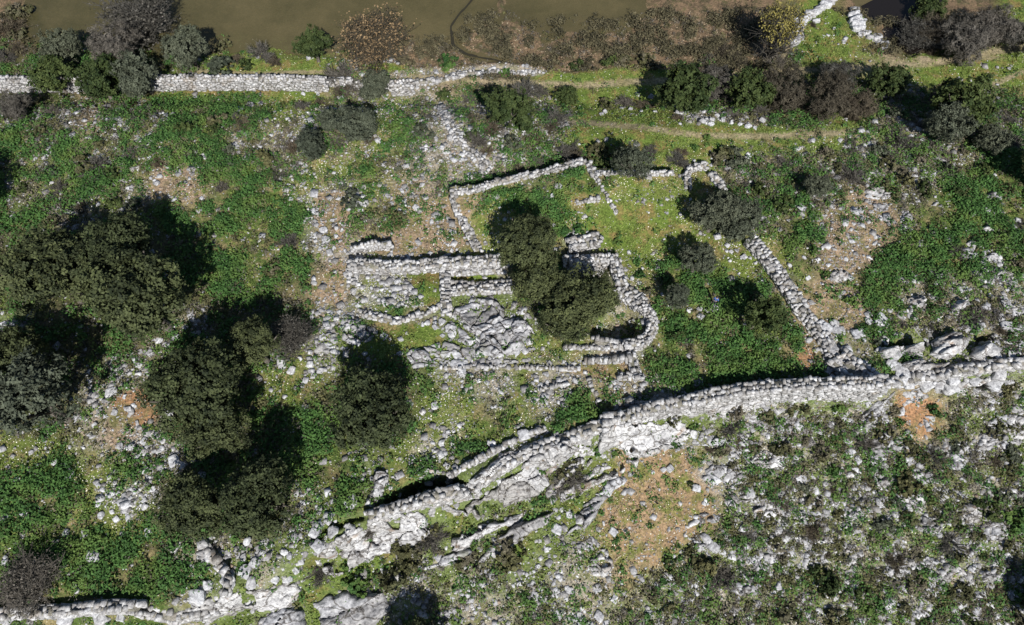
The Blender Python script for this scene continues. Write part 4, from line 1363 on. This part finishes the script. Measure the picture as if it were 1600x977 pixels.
NS = [(535, 118, 30, 'grey', 'bare purplish bush before the lakeside wall end'),
      (535, 138, 20, 'brown', None), (350, 72, 20, 'scrub', None), (407, 80, 22, 'grey', None), (345, 106, 26, 'olive', 'low bush on the grass behind the lakeside wall'), (385, 100, 14, 'green', None), (695, 98, 20, 'herb', None), (790, 115, 11, 'herb', None),
      (885, 745, 32, 'grey', 'grey bush on the ridge below the crest'), (890, 732, 24, 'scrub', None), (670, 838, 28, 'grey', 'grey bush in the middle of the ridge face'), (668, 830, 18, 'scrub', None), (502, 888, 28, 'grey', 'grey bush on the rocks at lower left'), (575, 830, 16, 'grey', None), (620, 850, 16, 'scrub', None),
      (780, 770, 14, 'grey', None), (640, 870, 26, 'scrub', None), (620, 905, 30, 'scrub', None), (545, 890, 14, 'herb', None), (560, 910, 24, 'herb', None), (800, 862, 34, 'scrub', None), (790, 845, 18, 'grey', None), (850, 780, 10, 'herb', None), (740, 850, 10, 'herb', None), (730, 880, 24, 'scrub', None),
      (990, 686, 9, 'herb', None), (1030, 678, 9, 'herb', None), (1055, 695, 10, 'herb', None), (1085, 665, 10, 'herb', None), (1010, 690, 8, 'herb', None), (935, 705, 14, 'herb', None), (962, 708, 9, 'herb', None), (845, 735, 9, 'herb', None), (1050, 655, 14, 'scrub', None),
      (150, 262, 26, 'grey', None), (130, 260, 22, 'scrub', None), (90, 295, 18, 'grey', None), (175, 270, 16, 'green', None), (410, 245, 22, 'scrub', None), (430, 270, 18, 'grey', None), (425, 275, 12, 'green', None), (340, 190, 18, 'scrub', None), (290, 200, 20, 'green', None), (335, 205, 14, 'green', None), (380, 195, 16, 'brown', None), (370, 185, 12, 'grey', None), (80, 175, 16, 'grey', None), (45, 165, 24, 'scrub', None), (210, 190, 14, 'grey', None), (60, 205, 14, 'scrub', None), (205, 240, 16, 'grey', None), (245, 255, 14, 'brown', None), (155, 225, 14, 'scrub', None),
      (470, 165, 14, 'grey', None), (500, 160, 12, 'brown', None), (575, 215, 14, 'brown', None), (695, 148, 15, 'green', 'round green bush at the head of the slanting rubble wall'), (735, 155, 14, 'grey', None), (745, 215, 20, 'grey', 'bare bush on the rubble heap above the enclosure'), (735, 212, 12, 'green', None), (770, 200, 18, 'brown', None), (760, 235, 12, 'brown', None), (870, 185, 22, 'grey', None), (860, 200, 14, 'brown', None), (845, 140, 16, 'grey', None), (890, 235, 24, 'grey', None), (905, 245, 22, 'brown', None), (830, 220, 18, 'brown', None), (820, 140, 24, 'grey', None), (930, 240, 24, 'scrub', None), (940, 258, 18, 'green', None), (1015, 235, 16, 'grey', None), (1060, 250, 18, 'grey', None), (1065, 238, 12, 'brown', None), (1125, 245, 24, 'scrub', None), (1150, 250, 22, 'olive', None), (980, 160, 20, 'grey', 'bare pale bush below the path\'s grass strip'), (950, 165, 16, 'scrub', None), (1010, 165, 16, 'brown', None), (1060, 185, 10, 'brown', None), (1190, 175, 16, 'grey', None), (1150, 180, 14, 'grey', None), (1210, 165, 18, 'scrub', None), (1270, 175, 18, 'brown', None), (1330, 180, 20, 'brown', None),
      (1400, 215, 20, 'grey', None), (1420, 225, 20, 'grey', None), (1330, 225, 14, 'grey', None), (1290, 240, 16, 'scrub', None), (1330, 270, 26, 'grey', None), (1310, 265, 14, 'scrub', None), (1390, 255, 18, 'scrub', None), (1395, 245, 14, 'grey', None), (1440, 250, 14, 'scrub', None), (1500, 390, 18, 'grey', 'bare grey bush with black shadow in the right slope herbs'), (1530, 490, 18, 'grey', None), (1520, 500, 18, 'grey', 'bare dark bush above the banded boulder'), (1480, 265, 14, 'olive', None), (1400, 305, 14, 'scrub', None), (1220, 320, 20, 'green', None), (1240, 315, 14, 'herb', None), (1190, 300, 18, 'green', None), (1540, 270, 16, 'green', None), (1575, 300, 14, 'scrub', None), (1500, 300, 14, 'green', None),
      (1410, 395, 16, 'herb', None), (1270, 390, 12, 'herb', None), (1290, 430, 10, 'herb', None), (1330, 470, 12, 'herb', None), (1280, 320, 9, 'scrub', None), (1180, 470, 16, 'scrub', None), (1220, 500, 18, 'scrub', None), (1170, 520, 16, 'herb', None), (1460, 640, 12, 'herb', None), (1395, 638, 14, 'scrub', None), (1405, 660, 9, 'herb', None), (1420, 700, 18, 'scrub', None), (1440, 712, 16, 'scrub', None), (1465, 645, 8, 'green', None),
      (1380, 680, 20, 'scrub', None), (1350, 690, 18, 'grey', None), (1150, 640, 20, 'scrub', None), (1200, 648, 22, 'scrub', None), (1250, 640, 22, 'scrub', None), (1310, 636, 14, 'herb', None), (1140, 665, 20, 'grey', 'grey bush below the fortress wall, nearest the rock apron'), (1225, 700, 22, 'scrub', None),
      (1550, 798, 18, 'green', None), (1530, 792, 14, 'green', None), (1045, 882, 16, 'green', 'dark green bush at the foot of the brown grass slope'), (1105, 885, 26, 'scrub', None), (1130, 900, 28, 'grey', None), (1078, 757, 7, 'green', None), (1290, 905, 28, 'green', None), (1300, 920, 20, 'scrub', None), (1080, 865, 14, 'scrub', None), (1420, 760, 26, 'scrub', None), (1460, 710, 20, 'grey', None), (1570, 605, 18, 'scrub', None), (1535, 600, 16, 'grey', None), (1585, 600, 14, 'scrub', None),
      (30, 20, 22, 'scrub', None), (10, 40, 26, 'brown', None), (30, 55, 16, 'scrub', None), (25, 78, 18, 'brown', None), (8, 85, 20, 'grey', None), (1155, 95, 20, 'brown', None), (1130, 80, 20, 'brown', None), (1110, 95, 16, 'grey', None), (1215, 95, 26, 'grey', 'fallen grey branches under the yellow tree'), (1270, 38, 8, 'brown', None), (1450, 78, 14, 'brown', None), (975, 98, 18, 'scrub', None), (1010, 98, 18, 'scrub', None), (955, 95, 16, 'green', None), (900, 103, 14, 'green', None),
      (430, 95, 14, 'brown', None), (370, 92, 12, 'brown', None), (560, 75, 18, 'herb', 'yellow green bush under the leafless brown tree'), (625, 60, 10, 'brown', None), (330, 118, 10, 'green', None), (230, 60, 16, 'brown', None), (1120, 440, 10, 'herb', None), (1000, 430, 10, 'herb', None), (995, 410, 9, 'herb', None), (965, 378, 9, 'herb', 'lone bright green bush in the flowery meadow'), (1015, 455, 10, 'scrub', None), (1040, 440, 12, 'herb', None), (880, 360, 12, 'herb', None), (905, 358, 12, 'herb', None), (1125, 300, 10, 'herb', None), (1085, 230, 8, 'herb', None), (1105, 215, 8, 'herb', None)]
for t in NS:
    shrub(*t)
# the rocky lower right slope is peppered with shrubs
r_ = random.Random(11)
placed = [(t[0], t[1], t[2]) for t in NS]
cnt = 0
tries = 0
while cnt < 115 and tries < 6000:
    tries += 1
    px = r_.uniform(1000, 1600)
    py = r_.uniform(625, 977)
    if py < 640 + (1385 - px) * .03 + 12:
        continue
    if math.hypot(px - 1030, (py - 785)) < 105 or math.hypot(px - 1440, py - 650) < 42:
        continue
    rr_ = r_.choice([8, 10, 12, 14, 16, 20, 24])
    if any(math.hypot(px - a, py - b2) < (rr_ + c) * .75 for a, b2, c in placed):
        continue
    placed.append((px, py, rr_))
    shrub(px, py, rr_, r_.choice(['scrub', 'scrub', 'scrub', 'grey', 'green', 'herb', 'olive', 'brown']), hk=.7)
    cnt += 1

cnt = 0
tries = 0
while cnt < 95 and tries < 9000:
    tries += 1
    px = r_.uniform(0, 1600)
    py = r_.uniform(150, 560)
    x, y, z = G(px, py)
    w_ = w_at(np.array([x]), np.array([y]))
    if w_['s'][0] < .55 and not (w_['l'][0] > .8 and r_.random() < .12):
        continue
    rr_ = r_.choice([8, 10, 12, 14, 17, 20])
    if any(math.hypot(px - a, py - b2) < (rr_ + c) * .8 for a, b2, c in placed):
        continue
    placed.append((px, py, rr_))
    shrub(px, py, rr_, r_.choice(['scrub', 'scrub', 'grey', 'grey', 'green', 'brown', 'olive']), hk=.9)
    cnt += 1

# ------------------------------------------------------------------ stuff: herbs, grass, flowers, pebbles, reeds
rs = np.random.default_rng(99)


def scatter(n, dens, cs=2.4, hard=False, cut=.47, plants=False):
    """n tries in the seen area -> points kept by cover-dependent density"""
    x = rs.uniform(-66, 66, n)
    y = rs.uniform(-4, 73, n)
    z = gz_at(x, y)
    W = w_at(x, y)
    p = np.zeros(n)
    for t, v in dens.items():
        p += W[t] * v
    cn = fbm(x, y, cs, 3, 60 + len(dens))
    clump = 1.8 * sstep(cut, cut + .06, cn) if hard else .45 + 1.1 * sstep(.40, .62, cn)
    k = rs.random(n) < p * clump
    for wp, ww in WALLS:
        if hard or plants:
            k &= segdist(x, y, wp) > ww * .5 + .5
        else:
            k &= segdist(x, y, wp) > ww * .5 + .12
    px, py = proj(x, y, z)
    k &= (px > -60) & (px < 1660) & (py > -40) & (py < 1010)
    return x[k], y[k], z[k]


def plant_stuff(name, pts, nleaf, r0, hgt_, size, mat, label, cat, upright=.5, elong=1.8):
    x, y, z = pts
    n = len(x)
    rad = r0 * rs.uniform(.6, 1.5, n)
    j = np.repeat(np.arange(n), nleaf)
    d = rs.normal(0, 1, (n * nleaf, 3))
    d[:, 2] = np.abs(d[:, 2])
    d /= np.linalg.norm(d, axis=1)[:, None]
    C = np.stack([x[j], y[j], z[j]], 1) + d * rad[j][:, None] * np.array([1, 1, hgt_]) * rs.uniform(.4, 1, n * nleaf)[:, None]
    V, F = leaf_quads(C, d + [0, 0, .5], size, rs, elong)
    t = np.clip(np.repeat(rs.random(n), nleaf) * .7 + rs.random(n * nleaf) * .35, 0, 1)
    me = mesh_np(name, V, F, np.repeat(t, 4), [M[mat]])
    o = link(name, me)
    return tag(o, label, cat, kind='stuff')


plant_stuff('herbs', scatter(90000, {'l': .60, 'o': .25, 's': .20, 'r': .05, 'f': .04, 'g': .012, 'x': .13, 't': .04, 'k': .02, 'c': .04}, 2.0, True, .43), 26, .58, 1.15, .135, 'herb',
            'lush dark green herbs covering the slopes between the stones', 'herbs')
plant_stuff('undergrowth', scatter(70000, {'s': .24, 'x': .28, 'o': .3, 'l': .12, 'r': .06, 'm': .05, 'k': .03}, 1.8, True, .46), 20, .44, 1.1, .12, 'scrub',
            'dull olive brown undergrowth on the stony slopes', 'undergrowth')
plant_stuff('weeds', scatter(70000, {'l': .16, 's': .16, 'x': .12, 'g': .03, 'o': .12, 'k': .2, 'r': .06}, 1.4, True, .5), 14, .38, .8, .12, 'grasst',
            'pale yellow green weeds mixed into the darker herbs', 'weeds', elong=2.2)
plant_stuff('dead_twigs', scatter(90000, {'s': .34, 'x': .22, 'm': .1, 'o': .15, 'l': .05}), 18, .42, 1.1, .07, 'grey', 'grey dead twigs and low dry scrub on the stony slopes', 'undergrowth', elong=3.2)
plant_stuff('grass', scatter(110000, {'g': .60, 'f': .50, 'x': .50, 'c': .18, 'l': .15, 's': .20, 'k': .50, 'r': .15, 'F': .15, 't': .07}, plants=True), 7, .24, .5, .10, 'grasst',
            'short yellow green grass of the meadow and terraces', 'grass')
plant_stuff('dry_stalks', scatter(70000, {'s': .22, 't': .2, 'c': .5, 'm': .3, 'x': .10, 'r': .1, 'f': .05, 'C': .3}), 6, .2, .7, .07, 'straw',
            'dry straw coloured stalks among the herbs', 'dry grass', elong=3.0)
plant_stuff('reeds', scatter(80000, {'m': .62}, 1.7, True, .49), 26, .55, 1.5, .11, 'reed', 'dark brown tufts of marsh reeds by the shallow water', 'reeds', elong=3.0)
plant_stuff('flowers', scatter(190000, {'f': .75, 'F': .8, 'g': .16, 'l': .09, 's': .2, 'r': .3, 'x': .2, 'c': .3, 't': .15}), 1, .08, .6, .085, 'flower',
            'tiny white flowers dotted through the grass', 'flowers', elong=1.1)


def pebbles(name, pts, smin, smax, mat, label, pw=2.2):
    x, y, z = pts
    n = len(x)
    s = smin + (smax - smin) * rs.random(n) ** pw
    a = rs.uniform(0, 6.28, n)
    el = rs.uniform(.8, 1.5, n)
    tn = rs.random(n)
    mb = MB()
    protos = ROCKS + BLOCKS[:6]
    for p, (V, F) in enumerate(protos):
        k = np.where(np.arange(n) % len(protos) == p)[0]
        if not len(k):
            continue
        q = V[None] * np.stack([s[k] * el[k], s[k], s[k] * .42], 1)[:, None, :]
        ca_, sa = np.cos(a[k])[:, None], np.sin(a[k])[:, None]
        P = np.stack([q[..., 0] * ca_ - q[..., 1] * sa + x[k][:, None], q[..., 0] * sa + q[..., 1] * ca_ + y[k][:, None], q[..., 2] + (z[k] + s[k] * .06)[:, None]], 2)
        FF = (F[None] + (np.arange(len(k)) * len(V))[:, None, None]).reshape(-1, 3)
        mb.add(P.reshape(-1, 3), FF, np.repeat(tn[k], len(V)))
    o = link(name, mb.mesh(name, [M[mat]]))
    return tag(o, label, 'stones', kind='stuff')


pebbles('small_stones', scatter(380000, {'r': .34, 'F': .5, 's': .24, 'x': .27, 'f': .07, 'l': .025, 't': .12, 'k': .20, 'C': .08, 'o': .03, 'c': .05, 'g': .01}), .07, .72, 'stone',
        'small white limestone fragments strewn over the ground', 5.0)
pebbles('stone_chips', scatter(420000, {'r': .75, 'F': .9, 's': .40, 'x': .60, 'f': .14, 'l': .05, 't': .25, 'k': .25, 'C': .12, 'o': .04, 'c': .12, 'g': .03}), .05, .20, 'stone',
        'fine pale stone chips sprinkled over soil and grass', 2.0)
pebbles('brown_stones', scatter(80000, {'t': .35, 'r': .2, 's': .06, 'x': .06, 'C': .2}), .09, .34, 'earthstone', 'small earthy brown stones on the bare soil')


# ------------------------------------------------------------------ the visitor
def skin_mesh(name, verts, edges, mat, sub=2):
    me = bpy.data.meshes.new(name)
    me.from_pydata([v[:3] for v in verts], edges, [])
    o = bpy.data.objects.new(name, me)
    COL.objects.link(o)
    md = o.modifiers.new('skin', 'SKIN')
    for i, v in enumerate(verts):
        sv = me.skin_vertices[0].data[i]
        sv.radius = (v[3], v[4] if len(v) > 4 else v[3])
        sv.use_root = (i == 0)
    ss = o.modifiers.new('sub', 'SUBSURF')
    ss.levels = ss.render_levels = sub
    dg = bpy.context.evaluated_depsgraph_get()
    m2 = bpy.data.meshes.new_from_object(o.evaluated_get(dg))
    bpy.data.objects.remove(o)
    m2.name = name
    m2.materials.clear()
    m2.materials.append(mat)
    for p in m2.polygons:
        p.use_smooth = True
    return m2


def flatmat(name, c):
    m, nt, b = new_mat(name)
    n = noise(nt, 12, 3)
    nt.links.new(ramp(nt, n, .3, .7, tuple(v * .8 for v in c), tuple(min(1, v * 1.15) for v in c)), b.inputs['Base Color'])
    b.inputs['Roughness'].default_value = .8
    return m


skin = flatmat('skin', (.42, .26, .18))
pv = [(0, 0, .95, .13, .10), (0, -.01, 1.12, .12, .09), (0, 0, 1.33, .155, .10), (0, .0, 1.47, .06), (0, .02, 1.56, .075, .085), (0, .03, 1.66, .085, .095), (0, .02, 1.73, .05, .06),
      (.17, 0, 1.40, .055), (.24, -.02, 1.14, .045), (.22, .14, .94, .035), (.21, .22, .88, .03, .018),
      (-.17, 0, 1.40, .055), (-.24, -.02, 1.14, .045), (-.22, .14, .94, .035), (-.21, .22, .88, .03, .018),
      (.09, 0, .88, .09), (.10, .03, .48, .06), (.11, -.03, .08, .042), (.11, .12, .04, .04, .03),
      (-.09, 0, .88, .09), (-.10, .02, .48, .06), (-.11, -.05, .08, .042), (-.11, .10, .04, .04, .03)]
pe = [(0, 1), (1, 2), (2, 3), (3, 4), (4, 5), (5, 6), (2, 7), (7, 8), (8, 9), (9, 10), (2, 11), (11, 12), (12, 13), (13, 14), (0, 15), (15, 16), (16, 17), (17, 18), (0, 19), (19, 20), (20, 21), (21, 22)]
x, y, z = G(1114, 476)
person = link('person', skin_mesh('person', pv, pe, skin), loc=(x, y, z - .01), rot=R(-30))
tag(person, 'person in a blue jacket standing among herbs above three white stones', 'person')
jv = [(0, 0, .90, .145, .115), (0, -.01, 1.12, .14, .11), (0, 0, 1.33, .17, .115), (0, 0, 1.45, .09), (.17, 0, 1.40, .075), (.245, -.02, 1.14, .062), (.225, .12, .97, .05),
      (-.17, 0, 1.40, .075), (-.245, -.02, 1.14, .062), (-.225, .12, .97, .05)]
link('jacket', skin_mesh('jacket', jv, [(0, 1), (1, 2), (2, 3), (2, 4), (4, 5), (5, 6), (2, 7), (7, 8), (8, 9)], flatmat('blue_cloth', (.06, .11, .30))), person)
tv = [(0, 0, .92, .145, .11), (.09, 0, .86, .10), (.10, .03, .48, .075), (.11, -.03, .10, .06), (-.09, 0, .86, .10), (-.10, .02, .48, .075), (-.11, -.05, .10, .06)]
link('trousers', skin_mesh('trousers', tv, [(0, 1), (1, 2), (2, 3), (0, 4), (4, 5), (5, 6)], flatmat('dark_cloth', (.03, .035, .045))), person)
hv = [(0, -.03, 1.62, .10, .10), (0, -.005, 1.72, .125, .13), (0, .01, 1.80, .085, .09)]
link('hair', skin_mesh('hair', hv, [(0, 1), (1, 2)], flatmat('dark_hair', (.03, .022, .018))), person)
for s_ in (-1, 1):
    fv = [(s_ * .21, .24, .86, .014)]
    fe = []
    for f_ in range(5):
        b0 = len(fv)
        if f_ < 4:
            dx_ = (f_ - 1.5) * .02
            ln = (.062, .074, .069, .055)[f_]
            fv += [(s_ * .21 + dx_, .27, .845, .009), (s_ * .21 + dx_, .27 + ln * .6, .825, .008), (s_ * .21 + dx_, .27 + ln * .8, .80, .007)]
        else:
            fv += [(s_ * .21 - s_ * .035, .245, .85, .010), (s_ * .21 - s_ * .05, .27, .83, .009), (s_ * .21 - s_ * .048, .29, .81, .008)]
        fe += [(0, b0), (b0, b0 + 1), (b0 + 1, b0 + 2)]
    link('hand', skin_mesh('hand', fv, fe, skin, 1), person)

finish_labels()
print('boulders', nb, 'objects', len(bpy.data.objects))
